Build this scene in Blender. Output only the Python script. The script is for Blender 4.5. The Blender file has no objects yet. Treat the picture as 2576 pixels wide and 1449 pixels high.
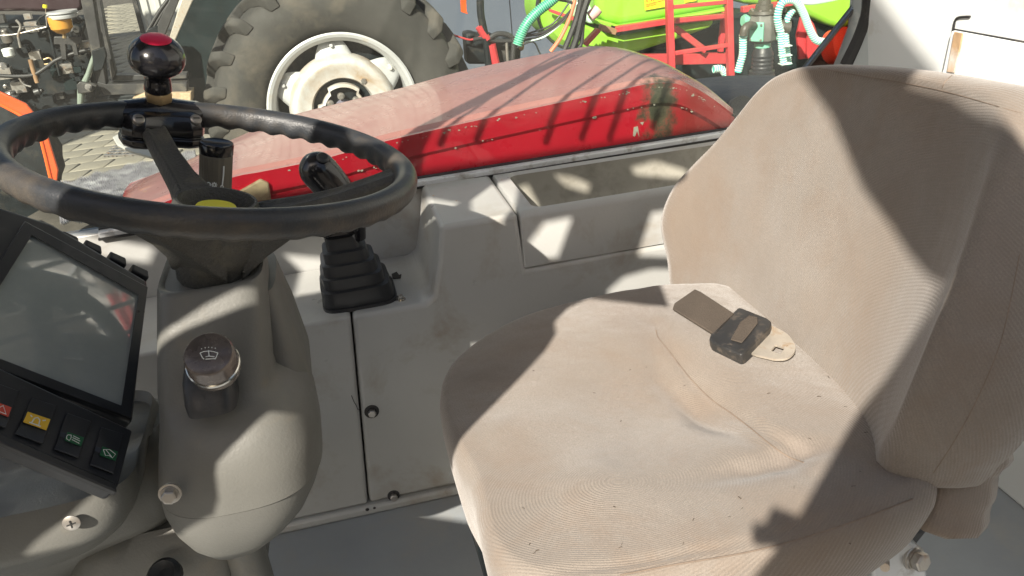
import bpy, bmesh, math, random
from mathutils import Vector, Matrix
random.seed(7)
S = bpy.context.scene
COL = S.collection
# ---------------------------------------------------------------- camera
F = 2100.0
def nz(v): return Vector(v).normalized()
Xc = nz((11550, 2060, 2100)); Zc = -nz((385, -4300, 2100)); Zc = nz(Zc - Xc*Zc.dot(Xc))
Yc = Zc.cross(Xc)
if Yc.z < 0: Yc = -Yc
CAM = Vector((0, 0, 2.2))
# rows: world axes expressed in camera (right, up, forward)
RIGHT = Vector((Xc.x, Yc.x, Zc.x)); UP = Vector((Xc.y, Yc.y, Zc.y)); FWD = Vector((Xc.z, Yc.z, Zc.z))
cd = bpy.data.cameras.new('camera'); cam = bpy.data.objects.new('camera', cd); COL.objects.link(cam)
R3 = Matrix((RIGHT, UP, -FWD)).transposed()
cam.matrix_world = Matrix.Translation(CAM) @ R3.to_4x4()
cd.sensor_width = 36; cd.lens = 36*F/2576; cd.clip_start = .02; cd.clip_end = 400
S.camera = cam
# ---------------------------------------------------------------- light
SUN = nz((.45, .68, -.58))                       # direction in which the sunlight travels
w = bpy.data.worlds.new('World'); S.world = w; w.use_nodes = True
nt = w.node_tree; bg = nt.nodes['Background']; sk = nt.nodes.new('ShaderNodeTexSky')
sk.sky_type = 'NISHITA'; sk.sun_disc = False
sk.sun_elevation = math.asin(-SUN.z); sk.sun_rotation = math.atan2(-SUN.x, -SUN.y)
sk.dust_density = 3.0; sk.air_density = 1.0
nt.links.new(sk.outputs[0], bg.inputs[0]); bg.inputs[1].default_value = .062
sl = bpy.data.lights.new('sun', 'SUN'); sl.energy = 5.0; sl.angle = math.radians(.5); sl.color = (1, .915, .80)
so = bpy.data.objects.new('sun', sl); COL.objects.link(so); so.rotation_euler = SUN.to_track_quat('-Z', 'Y').to_euler()
S.view_settings.view_transform = 'Standard'; S.view_settings.look = 'None'
S.view_settings.gamma = 1; S.view_settings.use_curve_mapping = False; S.view_settings.exposure = .96
S.render.engine = 'CYCLES'
S.cycles.max_bounces = 8; S.cycles.transparent_max_bounces = 8; S.cycles.use_denoising = True

# ---------------------------------------------------------------- measuring: sight lines onto real planes
def ray(x, y): return RIGHT*((x-1288)/F) + UP*((724.5-y)/F) + FWD
def PY(x, y, Y): r = ray(x, y); return CAM + r*(Y/r.y)
def PZ(x, y, z): r = ray(x, y); return CAM + r*((z-2.2)/r.z)
def PX(x, y, X): r = ray(x, y); return CAM + r*(X/r.x)
def PP(x, y, p0, n): r = ray(x, y); return CAM + r*((p0-CAM).dot(n)/r.dot(n))

# ---------------------------------------------------------------- geometry collector
class G:
    def __init__(s): s.v = []; s.f = []
    def add(s, vs, fs):
        o = len(s.v); s.v += [Vector(v) for v in vs]; s.f += [tuple(i+o for i in f) for f in fs]; return s
    def box(s, lo, hi):
        x0, y0, z0 = lo; x1, y1, z1 = hi
        return s.add([(x0,y0,z0),(x1,y0,z0),(x1,y1,z0),(x0,y1,z0),(x0,y0,z1),(x1,y0,z1),(x1,y1,z1),(x0,y1,z1)],
                     [(0,3,2,1),(4,5,6,7),(0,1,5,4),(1,2,6,5),(2,3,7,6),(3,0,4,7)])
    def prism(s, pts, vec):
        pts = [Vector(p) for p in pts]; vec = Vector(vec); n = len(pts)
        nn = Vector((0, 0, 0))
        for i in range(n): nn += (pts[i]-pts[0]).cross(pts[(i+1) % n]-pts[0])
        if nn.dot(vec) > 0: pts = pts[::-1]
        fs = [tuple(range(n)), tuple(range(2*n-1, n-1, -1))]
        fs += [(i, i+n, (i+1) % n + n, (i+1) % n) for i in range(n)]
        return s.add(pts+[p+vec for p in pts], fs)
    def loft(s, rings, closed=True, cap0=True, cap1=True):
        m = len(rings[0]); vs = [p for r in rings for p in r]; fs = []
        for i in range(len(rings)-1):
            for j in range(m if closed else m-1):
                k = (j+1) % m; fs.append((i*m+j, i*m+k, (i+1)*m+k, (i+1)*m+j))
        if cap0 and closed: fs.append(tuple(range(m-1, -1, -1)))
        if cap1 and closed: fs.append(tuple((len(rings)-1)*m+j for j in range(m)))
        return s.add(vs, fs)
    def lathe(s, c, axis, prof, n=32, cap0=True, cap1=True, rmod=None):
        axis = nz(axis); a = axis.orthogonal().normalized(); b = axis.cross(a); c = Vector(c)
        rings = []
        for (h, r) in prof:
            ring = []
            for j in range(n):
                t = 2*math.pi*j/n; rr = r*(rmod(t, h) if rmod else 1)
                ring.append(c+axis*h+(a*math.cos(t)+b*math.sin(t))*rr)
            rings.append(ring)
        return s.loft(rings, True, cap0, cap1)
    def cyl(s, p0, p1, r0, r1=None, n=16):
        p0 = Vector(p0); p1 = Vector(p1); d = (p1-p0); return s.lathe(p0, d, [(0, r0), (d.length, r0 if r1 is None else r1)], n)
    def tube(s, pts, r, n=8, closed=False, rf=None, smooth=0):
        pts = [Vector(p) for p in pts]
        if smooth: pts = spline(pts, smooth, closed)
        m = len(pts); rings = []; up = None
        for i, p in enumerate(pts):
            if closed: t = pts[(i+1) % m]-pts[i-1]
            else: t = pts[min(i+1, m-1)]-pts[max(i-1, 0)]
            t = t.normalized()
            if up is None: up = t.orthogonal().normalized()
            up = (up - t*up.dot(t)).normalized(); b = t.cross(up)
            rr = rf(i/(m-1)) if rf else r
            rings.append([p+(up*math.cos(2*math.pi*j/n)+b*math.sin(2*math.pi*j/n))*rr for j in range(n)])
        if closed: rings.append(rings[0]); return s.loft(rings, True, False, False)
        return s.loft(rings)
    def bar(s, p0, p1, wv, tv):
        p0 = Vector(p0); p1 = Vector(p1); wv = Vector(wv)/2; tv = Vector(tv)/2
        r = [[p+wv+tv, p-wv+tv, p-wv-tv, p+wv-tv] for p in (p0, p1)]
        return s.loft(r)
def spline(pts, k=6, closed=False):
    out = []; n = len(pts)
    for i in range(n if closed else n-1):
        p0 = pts[(i-1) % n] if closed or i > 0 else pts[0]; p1 = pts[i]; p2 = pts[(i+1) % n]
        p3 = pts[(i+2) % n] if closed or i+2 < n else pts[-1]
        for j in range(k):
            t = j/k; out.append(.5*((2*p1)+(p2-p0)*t+(2*p0-5*p1+4*p2-p3)*t*t+(3*p1-p0-3*p2+p3)*t*t*t))
    if not closed: out.append(pts[-1])
    return out
def obj(name, g, m, parent=None, bevel=0, seg=2, sub=0, ang=35, label=None, kind=None, solid=0):
    me = bpy.data.meshes.new(name)
    L = parent['_l'] if parent is not None and '_l' in parent else (0, 0, 0)
    L = Vector(L)
    me.from_pydata([tuple(v-L) for v in g.v], [], g.f)
    bm = bmesh.new(); bm.from_mesh(me)
    if bevel or sub: bmesh.ops.remove_doubles(bm, verts=bm.verts, dist=1e-6)
    bmesh.ops.recalc_face_normals(bm, faces=bm.faces); bm.to_mesh(me); bm.free()
    me.materials.append(m)
    me.polygons.foreach_set('use_smooth', [True]*len(me.polygons))
    me.set_sharp_from_angle(angle=math.radians(ang))
    o = bpy.data.objects.new(name, me); COL.objects.link(o)
    if parent is not None: o.parent = parent; o['_l'] = L
    if solid:
        md = o.modifiers.new('s', 'SOLIDIFY'); md.thickness = solid; md.offset = 0
    if bevel:
        md = o.modifiers.new('b', 'BEVEL'); md.width = bevel; md.segments = seg; md.limit_method = 'ANGLE'; md.angle_limit = math.radians(30)
    if sub:
        md = o.modifiers.new('u', 'SUBSURF'); md.levels = md.render_levels = sub
    if label: o['label'] = label
    if kind: o['kind'] = kind
    return o
def thing(name, label, cat, loc, group=None):
    o = bpy.data.objects.new(name, None); COL.objects.link(o); o.location = loc; o.empty_display_size = .05
    o['label'] = label; o['category'] = cat; o['_l'] = Vector(loc)
    if group: o['group'] = group
    return o
def tag(o, label, cat, group=None):
    o['label'] = label; o['category'] = cat
    if group: o['group'] = group
    return o

# ---------------------------------------------------------------- materials
def nod(t, k, **kw):
    n = t.nodes.new(k)
    for a, b in kw.items(): setattr(n, a, b)
    return n
def noise(t, co, scale, detail=4, rough=.55, dist=0):
    n = nod(t, 'ShaderNodeTexNoise'); n.inputs['Scale'].default_value = scale; n.inputs['Detail'].default_value = detail
    n.inputs['Roughness'].default_value = rough; n.inputs['Distortion'].default_value = dist
    t.links.new(co, n.inputs['Vector']); return n.outputs['Fac']
def ramp(t, fac, a, b, ca=(0, 0, 0, 1), cb=(1, 1, 1, 1)):
    r = nod(t, 'ShaderNodeValToRGB'); r.color_ramp.elements[0].position = a; r.color_ramp.elements[1].position = b
    r.color_ramp.elements[0].color = ca; r.color_ramp.elements[1].color = cb
    t.links.new(fac, r.inputs[0]); return r.outputs[0]
def mix(t, fac, a, b):
    m = nod(t, 'ShaderNodeMix', data_type='RGBA')
    for s, v in ((0, fac), (6, a), (7, b)):
        if hasattr(v, 'is_output') or isinstance(v, bpy.types.NodeSocket): t.links.new(v, m.inputs[s])
        elif s == 0: m.inputs[0].default_value = v
        else: m.inputs[s].default_value = (*v[:3], 1)
    return m.outputs[2]
def mat(name, col, rough=.6, metal=0, var=.18, vs=6, bump=0, bs=150, dirt=None, dust=None, sheen=0, spec=.5, coat=0, bd=.002, extra=None):
    m = bpy.data.materials.new(name); m.use_nodes = True; t = m.node_tree; p = t.nodes['Principled BSDF']
    tc = nod(t, 'ShaderNodeTexCoord').outputs['Object']
    dk = tuple(c*(1-var) for c in col[:3]); lt = tuple(min(1, c*(1+var)) for c in col[:3])
    c = mix(t, ramp(t, noise(t, tc, vs), .3, .7), dk, lt)
    if dirt:      # (colour, amount 0..1, scale)
        c = mix(t, ramp(t, noise(t, tc, dirt[2], 6, .65, .3), .62-.25*dirt[1], .75), c, dirt[0])
    if dust:      # settled on faces that look up: (colour, strength)
        g = nod(t, 'ShaderNodeNewGeometry'); sx = nod(t, 'ShaderNodeSeparateXYZ'); t.links.new(g.outputs['Normal'], sx.inputs[0])
        r = ramp(t, sx.outputs['Z'], .45, .8, (0, 0, 0, 1), (dust[1], dust[1], dust[1], 1))
        mm = nod(t, 'ShaderNodeMath', operation='MULTIPLY'); t.links.new(r, mm.inputs[0])
        t.links.new(ramp(t, noise(t, tc, 5, 5, .6), .1, .6, (.55, .55, .55, 1)), mm.inputs[1])
        c = mix(t, mm.outputs[0], c, dust[0])
    if extra: c = extra(t, tc, c)
    t.links.new(c, p.inputs['Base Color'])
    rr = ramp(t, noise(t, tc, vs*3, 5), .3, .7, (max(0, rough-.08),)*3+(1,), (min(1, rough+.1),)*3+(1,))
    t.links.new(rr, p.inputs['Roughness'])
    p.inputs['Metallic'].default_value = metal; p.inputs['Specular IOR Level'].default_value = spec
    p.inputs['Coat Weight'].default_value = coat
    if sheen: p.inputs['Sheen Weight'].default_value = sheen; p.inputs['Sheen Roughness'].default_value = .4
    if bump:
        b = nod(t, 'ShaderNodeBump'); b.inputs['Strength'].default_value = bump; b.inputs['Distance'].default_value = bd
        t.links.new(noise(t, tc, bs, 3), b.inputs['Height']); t.links.new(b.outputs[0], p.inputs['Normal'])
    return m
M = {}
M['black'] = mat('black_plastic', (.026, .028, .031), .42, bump=.15, bs=260, dirt=((.06, .055, .05), .25, 14))
M['gloss'] = mat('glossy_black', (.010, .010, .012), .2, var=.1, coat=.3, dirt=((.04, .035, .03), .1, 30))
M['rim'] = mat('wheel_rubber', (.027, .030, .034), .4, bump=.25, bs=420, dirt=((.095, .078, .058), .6, 11))
M['leather'] = mat('grained_plastic', (.055, .055, .05), .5, bump=.8, bs=330, bd=.003, dirt=((.12, .11, .08), .3, 12))
M['column'] = mat('column_plastic', (.135, .135, .123), .5, var=.08, vs=5, bump=.2, bs=300, dirt=((.19, .165, .125), .3, 6), dust=((.2, .195, .17), .3))
M['console'] = mat('console_plastic', (.385, .39, .378), .34, var=.07, vs=4, bump=.12, bs=200, dirt=((.27, .235, .185), .42, 7), dust=((.42, .43, .41), .4))
M['floor'] = mat('floor_paint', (.31, .335, .35), .42, var=.12, vs=3, bump=.15, bs=90, dirt=((.36, .35, .32), .5, 7))
M['white'] = mat('cab_white', (.72, .75, .745), .4, var=.05, vs=3, dirt=((.5, .47, .4), .2, 5))
M['roof'] = mat('cab_lining', (.35, .35, .33), .8, var=.08)
M['alu'] = mat('aluminium', (.58, .6, .61), .35, metal=.15, var=.12, vs=12, dirt=((.2, .17, .13), .4, 25))
M['rubber'] = mat('rubber_seal', (.02, .02, .02), .6, dirt=((.09, .08, .07), .3, 20))
M['chrome'] = mat('chrome', (.62, .6, .56), .16, metal=1, var=.1, dirt=((.3, .22, .15), .25, 60))
M['steel'] = mat('steel', (.45, .43, .4), .35, metal=.8, var=.15, vs=20, dirt=((.32, .18, .09), .35, 30))
M['brass'] = mat('brass_nut', (.42, .31, .17), .4, metal=.7, var=.2, vs=40)
M['knobred'] = mat('red_cap', (.62, .015, .06), .35, var=.05)
M['yellow'] = mat('yellow_cap', (.72, .66, .03), .45, var=.05)
M['ink'] = mat('white_print', (.75, .78, .75), .5, var=.02)
M['inkg'] = mat('green_print', (.10, .42, .22), .5, var=.02)
M['amberp'] = mat('yellow_print', (.8, .5, .04), .5, var=.05)
M['redp'] = mat('red_print', (.6, .08, .05), .5, var=.05)
M['greenp'] = mat('green_field', (.015, .12, .05), .5, var=.05)
M['knobtop'] = mat('bronze_knob', (.13, .11, .1), .25, metal=.3, var=.25, vs=30, coat=.4, dirt=((.2, .17, .14), .3, 60))
M['stalk'] = mat('stalk_plastic', (.075, .07, .055), .45, bump=.1, bs=300)
M['webbing'] = mat('seat_webbing', (.075, .06, .047), .85, var=.12, vs=20, bump=.5, bs=500)
M['buckle'] = mat('buckle_plastic', (.03, .03, .03), .38, var=.2, vs=30, dirt=((.12, .1, .08), .3, 70))
M['metalplate'] = mat('tongue_metal', (.6, .55, .47), .35, metal=.55, var=.1, vs=40, dirt=((.45, .27, .12), .3, 40))
M['green'] = mat('green_tank', (.27, .55, .045), .38, var=.05, vs=2, spec=.5)
M['greend'] = mat('green_plain', (.25, .5, .05), .45, var=.08, vs=3)
M['redm'] = mat('red_frame', (.5, .05, .055), .42, var=.12, vs=4, dirt=((.3, .1, .07), .4, 6))
M['orange'] = mat('orange_paint', (.75, .1, .02), .4, var=.1, vs=8, dirt=((.25, .06, .03), .5, 10))
M['teal'] = mat('teal_plastic', (.2, .5, .36), .4, var=.06)
M['hosew'] = mat('pale_rib', (.65, .8, .72), .4, var=.05)
M['hoseg'] = mat('green_hose', (.03, .30, .18), .4, var=.1)
M['hosel'] = mat('light_hose', (.10, .55, .45), .35, var=.1)
M['hoseb'] = mat('black_hose', (.03, .03, .03), .5, var=.2)
M['oranh'] = mat('orange_hose', (.6, .2, .1), .5, var=.2)
M['dark'] = mat('dark_metal', (.010, .014, .016), .55, spec=.3, var=.4, vs=14, dirt=((.055, .048, .037), .3, 9))
M['darkf'] = mat('dark_frame', (.04, .04, .04), .45, var=.3, vs=10, dirt=((.13, .12, .1), .4, 7))
M['bgreen'] = mat('black_green', (.009, .017, .018), .65, var=.3, spec=.2)
M['tyre'] = mat('tyre_rubber', (.043, .042, .038), .8, var=.18, vs=4, bump=.1, bs=25, bd=.006, dirt=((.115, .10, .078), .45, 3))
M['rimw'] = mat('rim_silver', (.5, .51, .51), .38, metal=.15, var=.06, dirt=((.5, .42, .3), .2, 6))
M['hubw'] = mat('hub_silver', (.55, .54, .51), .42, metal=.15, var=.06, dirt=((.36, .24, .13), .8, 5))
M['rust'] = mat('rusty_steel', (.28, .17, .09), .7, var=.35, vs=8)
M['wall'] = mat('blue_grey_wall', (.095, .115, .15), .6, var=.08, vs=1.5, bump=.1, bs=30, dirt=((.15, .16, .18), .2, 1.2))
M['wallw'] = mat('pale_cladding', (.5, .5, .47), .6, var=.05)
M['paver'] = mat('paver', (.27, .25, .2), .85, var=.22, vs=1.7, bump=.5, bs=60, bd=.006, dirt=((.14, .125, .1), .4, 2))
M['sand'] = mat('joint_sand', (.09, .08, .065), .95, var=.3, vs=6)
M['sign'] = mat('yellow_sign', (.85, .68, .02), .5, var=.03)
M['signr'] = mat('sign_red', (.65, .03, .02), .5, var=.02)
M['amber'] = mat('amber_bowl', (.62, .30, .05), .15, var=.1, coat=.5)
M['mirrorf'] = mat('screen_frame', (.028, .031, .036), .35, dirt=((.07, .07, .07), .3, 12))
M['tan'] = mat('tan_bracket', (.5, .38, .24), .7, var=.15, vs=20, dirt=((.3, .18, .1), .4, 25))

def fabric():
    m = bpy.data.materials.new('seat_fabric'); m.use_nodes = True; t = m.node_tree; p = t.nodes['Principled BSDF']
    tc = nod(t, 'ShaderNodeTexCoord').outputs['Object']
    c = mix(t, ramp(t, noise(t, tc, 5, 6, .6), .3, .72), (.215, .186, .158), (.31, .275, .242))
    c = mix(t, ramp(t, noise(t, tc, 620, 2, .6), .3, .7), (.2, .178, .155), c)
    c = mix(t, ramp(t, noise(t, tc, 9, 6, .7, .5), .5, .78, (0, 0, 0, 1), (.62, .62, .62, 1)), c, (.2, .145, .105))
    c = mix(t, ramp(t, noise(t, tc, 2.6, 3, .6, .6), .45, .62, (0, 0, 0, 1), (.55, .55, .55, 1)), c, (.2, .15, .11))
    # woven ribs: fine arcs, warped by the stretch of the cloth
    mp = nod(t, 'ShaderNodeMapping'); pass; t.links.new(tc, mp.inputs[0])
    wv = nod(t, 'ShaderNodeTexWave', wave_type='RINGS', rings_direction='SPHERICAL'); wv.inputs['Scale'].default_value = 120
    mp.inputs['Scale'].default_value = (.75, 1.15, 1); mp.inputs['Location'].default_value = (.053, .219, -.44); wv.inputs['Distortion'].default_value = 9.0; wv.inputs['Detail'].default_value = 2; wv.inputs['Detail Scale'].default_value = .06
    t.links.new(mp.outputs[0], wv.inputs[0])
    c2 = mix(t, ramp(t, wv.outputs['Fac'], .2, .9, (0, 0, 0, 1), (.2, .2, .2, 1)), c, (.19, .155, .125))
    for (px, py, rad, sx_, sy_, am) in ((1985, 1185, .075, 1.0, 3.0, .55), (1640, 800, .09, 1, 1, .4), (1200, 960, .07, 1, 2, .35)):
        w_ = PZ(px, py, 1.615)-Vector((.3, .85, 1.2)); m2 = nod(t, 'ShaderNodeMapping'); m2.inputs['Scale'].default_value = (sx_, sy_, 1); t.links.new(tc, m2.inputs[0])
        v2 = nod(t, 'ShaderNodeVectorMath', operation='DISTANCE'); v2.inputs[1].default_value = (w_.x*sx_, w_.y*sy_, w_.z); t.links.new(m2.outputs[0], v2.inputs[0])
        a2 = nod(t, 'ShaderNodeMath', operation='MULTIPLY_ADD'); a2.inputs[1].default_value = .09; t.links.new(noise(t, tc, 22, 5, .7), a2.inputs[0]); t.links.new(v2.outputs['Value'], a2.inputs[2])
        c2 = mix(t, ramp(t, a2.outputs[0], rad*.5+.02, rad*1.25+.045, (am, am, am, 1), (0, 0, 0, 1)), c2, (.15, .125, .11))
    t.links.new(c2, p.inputs['Base Color'])
    p.inputs['Roughness'].default_value = .95; p.inputs['Specular IOR Level'].default_value = .15
    p.inputs['Sheen Weight'].default_value = .35; p.inputs['Sheen Roughness'].default_value = .45
    b = nod(t, 'ShaderNodeBump'); b.inputs['Strength'].default_value = .5; b.inputs['Distance'].default_value = .0012
    ad = nod(t, 'ShaderNodeMath', operation='ADD'); t.links.new(noise(t, tc, 700, 2, .7), ad.inputs[0])
    ml = nod(t, 'ShaderNodeMath', operation='MULTIPLY'); ml.inputs[1].default_value = .5; t.links.new(wv.outputs['Fac'], ml.inputs[0])
    t.links.new(ml.outputs[0], ad.inputs[1]); t.links.new(ad.outputs[0], b.inputs['Height'])
    b2 = nod(t, 'ShaderNodeBump'); b2.inputs['Strength'].default_value = .25; b2.inputs['Distance'].default_value = .02
    t.links.new(noise(t, tc, 11, 3, .5), b2.inputs['Height']); t.links.new(b.outputs[0], b2.inputs['Normal'])
    t.links.new(b2.outputs[0], p.inputs['Normal'])
    return m
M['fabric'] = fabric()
M['thread'] = mat('seam_thread', (.2, .155, .12), .9, var=.2, vs=60)
def glass(name, tint, dustc, dusta, gloss):
    m = bpy.data.materials.new(name); m.use_nodes = True; t = m.node_tree; t.nodes.remove(t.nodes['Principled BSDF'])
    out = [n for n in t.nodes if n.type == 'OUTPUT_MATERIAL'][0]
    tr = nod(t, 'ShaderNodeBsdfTransparent'); tr.inputs[0].default_value = (*tint, 1)
    gl = nod(t, 'ShaderNodeBsdfGlossy'); gl.inputs['Roughness'].default_value = .02
    df = nod(t, 'ShaderNodeBsdfDiffuse'); df.inputs[0].default_value = (*dustc, 1)
    fr = nod(t, 'ShaderNodeFresnel'); fr.inputs[0].default_value = 1.45
    ml = nod(t, 'ShaderNodeMath', operation='MULTIPLY'); ml.inputs[1].default_value = gloss; t.links.new(fr.outputs[0], ml.inputs[0])
    tc = nod(t, 'ShaderNodeTexCoord').outputs['Object']
    d = ramp(t, noise(t, tc, 3, 8, .7), .25, .8, (dusta*.5,)*3+(1,), (dusta*1.6,)*3+(1,))
    a = nod(t, 'ShaderNodeMixShader'); b = nod(t, 'ShaderNodeMixShader')
    t.links.new(d, a.inputs[0]); t.links.new(tr.outputs[0], a.inputs[1]); t.links.new(df.outputs[0], a.inputs[2])
    t.links.new(ml.outputs[0], b.inputs[0]); t.links.new(a.outputs[0], b.inputs[1]); t.links.new(gl.outputs[0], b.inputs[2])
    t.links.new(b.outputs[0], out.inputs[0]); return m
M['glass'] = glass('window_glass', (.93, .96, .94), (.8, .78, .72), .012, .5)
def screen():
    m = bpy.data.materials.new('screen_glass'); m.use_nodes = True; t = m.node_tree; p = t.nodes['Principled BSDF']
    tc = nod(t, 'ShaderNodeTexCoord').outputs['Object']
    c = mix(t, ramp(t, noise(t, tc, 16, 6, .7), .4, .8), (.37, .41, .39), (.43, .46, .435))  # pale base colour carries part of the bright sky reflection
    t.links.new(c, p.inputs['Base Color']); p.inputs['Metallic'].default_value = 0
    p.inputs['Roughness'].default_value = .03; p.inputs['IOR'].default_value = 2.2
    p.inputs['Coat Weight'].default_value = 0
    return m
M['screen'] = screen()

# fender paint: glossy red, dust on top, scraped primer patch and chips
def fend(t, tc, c):
    pc = PY(1655, 270, 1.72)
    mp = nod(t, 'ShaderNodeMapping'); t.links.new(tc, mp.inputs[0])
    vd = nod(t, 'ShaderNodeVectorMath', operation='DISTANCE'); mp.inputs['Scale'].default_value = (1, 1, .42); vd.inputs[1].default_value = ((pc.x-.3), (pc.y-1.85), (pc.z-1.6)*.42)
    t.links.new(mp.outputs[0], vd.inputs[0])
    ad = nod(t, 'ShaderNodeMath', operation='ADD'); t.links.new(vd.outputs['Value'], ad.inputs[0])
    nn = nod(t, 'ShaderNodeMath', operation='MULTIPLY_ADD'); nn.inputs[1].default_value = .22; nn.inputs[2].default_value = -.115
    t.links.new(noise(t, tc, 10, 8, .75), nn.inputs[0]); t.links.new(nn.outputs[0], ad.inputs[1])
    f = ramp(t, ad.outputs[0], .022, .05, (1, 1, 1, 1), (0, 0, 0, 1))
    g = mix(t, ramp(t, noise(t, tc, 40, 5, .7), .35, .65), (.05, .055, .035), (.17, .165, .105))
    c = mix(t, f, c, g)
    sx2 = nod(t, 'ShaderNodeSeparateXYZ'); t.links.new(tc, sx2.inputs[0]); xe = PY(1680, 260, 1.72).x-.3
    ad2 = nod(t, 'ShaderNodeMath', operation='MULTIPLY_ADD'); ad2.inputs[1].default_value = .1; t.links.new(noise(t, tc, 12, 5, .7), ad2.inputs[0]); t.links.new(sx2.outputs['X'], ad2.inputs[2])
    c = mix(t, ramp(t, ad2.outputs[0], xe+.03, xe+.09, (0, 0, 0, 1), (.6, .6, .6, 1)), c, (.16, .055, .04))  # brown tint at the right end: a dark reflection painted into the red
    ch = ramp(t, noise(t, tc, 38, 8, .75), .70, .73)
    return mix(t, ch, c, (.5, .42, .32))
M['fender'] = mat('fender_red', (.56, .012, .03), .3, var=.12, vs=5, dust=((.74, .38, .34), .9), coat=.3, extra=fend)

# ================================================================ GROUND, WALLS
def structure(o): o['kind'] = 'structure'; return o
g = G(); g.add([(-60, -20, -.012), (60, -20, -.012), (60, 120, -.012), (-60, 120, -.012)], [(0, 1, 2, 3)])
ground = structure(obj('ground', g, M['sand']))
# pavers: rows run along X, zig-zag ends
PW, PD_ = .33, .29
def paver_pts(x, y):
    j = lambda: random.uniform(-.003, .003)
    s = .07; g_ = .009
    return [(x+g_+j(), y+g_), (x+PW-g_+j(), y+g_), (x+PW+s-g_, y+PD_-g_), (x+s+g_, y+PD_-g_)]
cells = []
def inpoly(x, y):
    p = Vector((x, y, 0)); c = p-CAM; d = c.dot(FWD)
    if d <= 0: return None
    return (1288+F*c.dot(RIGHT)/d, 724.5-F*c.dot(UP)/d, d)
row = 0; y = 6.6
while y < 26:
    x0 = -9+(row % 2)*PW/2
    k = 0
    while True:
        x = x0+k*PW; k += 1
        if x > 1.0: break
        q = inpoly(x, y)
        if q and ((-30 < q[0] < 560 and 250 < q[1] < 480) or (250 < q[0] < 440 and -20 < q[1] < 230)):
            cells.append((q[2], x, y))
    y += PD_; row += 1
cells.sort()
variants = []
for k in range(12):
    g = G(); pts = [Vector((a, b, 0)) for a, b in paver_pts(0, 0)]; cx = sum((p for p in pts), Vector())/4
    h = random.uniform(-.003, .004)
    low = [Vector((p.x, p.y, -.012)) for p in pts]; mid = [Vector((p.x, p.y, h)) for p in pts]
    top = [cx*.08+p*.92+Vector((0, 0, h+.007)) for p in pts]
    g.loft([low, mid, top], True, False, True)
    o = obj('paver', g, M['paver'], None, ang=80); variants.append(o.data); bpy.data.objects.remove(o)
gs = G()
for i, (d, x, y) in enumerate(cells):
    me = random.choice(variants)
    if i < 300:
        o = bpy.data.objects.new('paver', me); COL.objects.link(o); o.location = (x, y, 0); o.parent = ground
    else:
        off = Vector((x, y, 0)); gs.add([v.co+off for v in me.vertices], [tuple(p.vertices) for p in me.polygons])
pf = obj('paver_field', gs, M['paver'], ground, kind='stuff')

# blue grey metal gate wall behind the sprayer
wl = thing('hall_wall', 'blue grey sheet metal hall wall behind the green sprayer', 'wall', (4, 9.2, 0))
g = G()
x = .9
while x < 14:
    g.box((x, 9.2, 0), (x+1.19, 9.26, 6)); x += 1.2
obj('wall_sheet', g, M['wall'], wl, bevel=.004)
g = G(); g.box((.85, 9.14, 0), (.95, 9.28, 6.1)); g.box((.85, 9.12, 6), (14, 9.3, 6.15)); obj('wall_trim', g, M['darkf'], wl)
sh = thing('shade_block', 'tall grey block, unseen, added left of the yard to shade the pavers', 'building', (-7.5, 4.3, 0))  # unseen block, added so its shadow falls on the far pavers
g = G(); g.box((-9.5, 4.3, 0), (-6.5, 11.5, 6.4)); obj('wall', g, M['wallw'], sh, bevel=.02)
g = G(); g.box((-9.7, 4.1, 6.4), (-6.3, 11.7, 6.6)); obj('roof', g, M['darkf'], sh, bevel=.02)
wb = thing('white_hall', 'pale corrugated hall wall far behind the dark tractor', 'building', (-2.4, 19, 0))
g = G(); pr = []
x = PY(352, 40, 19).x
xe = 3.4
while x < xe:
    pr += [Vector((x, 19, 0)), Vector((x+.10, 19, 0)), Vector((x+.13, 18.95, 0)), Vector((x+.2, 18.95, 0))]; x += .23
g.loft([pr, [p+Vector((0, 0, 9)) for p in pr]], False)
obj('cladding', g, M['wallw'], wb, ang=20)
g = G(); g.box((pr[0].x-.05, 18.9, 8.9), (xe, 19.4, 9.2)); g.box((pr[0].x-.06, 18.93, 0), (pr[0].x+.02, 19.2, 9)); obj('wall_trim', g, M['darkf'], wb)

sl_ = thing('corrugated_hall', 'tall pale corrugated hall wall to the right, mirrored in the monitor glass', 'building', (6, 2.5, 0))
pr = []; y = -3.0
while y < 7.2: pr += [Vector((5.5, y, 0)), Vector((5.5, y+.10, 0)), Vector((5.55, y+.13, 0)), Vector((5.55, y+.2, 0))]; y += .23
pr += [Vector((9, 7.2, 0)), Vector((9, -3, 0))]
g = G(); g.loft([pr, [p+Vector((0, 0, 12)) for p in pr]]); obj('cladding', g, M['wallw'], sl_, ang=20)
g = G(); g.box((5.42, -3.1, 12), (9.1, 7.3, 12.2)); g.box((5.46, -3.05, 7.55), (5.5, 7.2, 7.6)); obj('wall_trim', g, M['white'], sl_)
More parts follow.
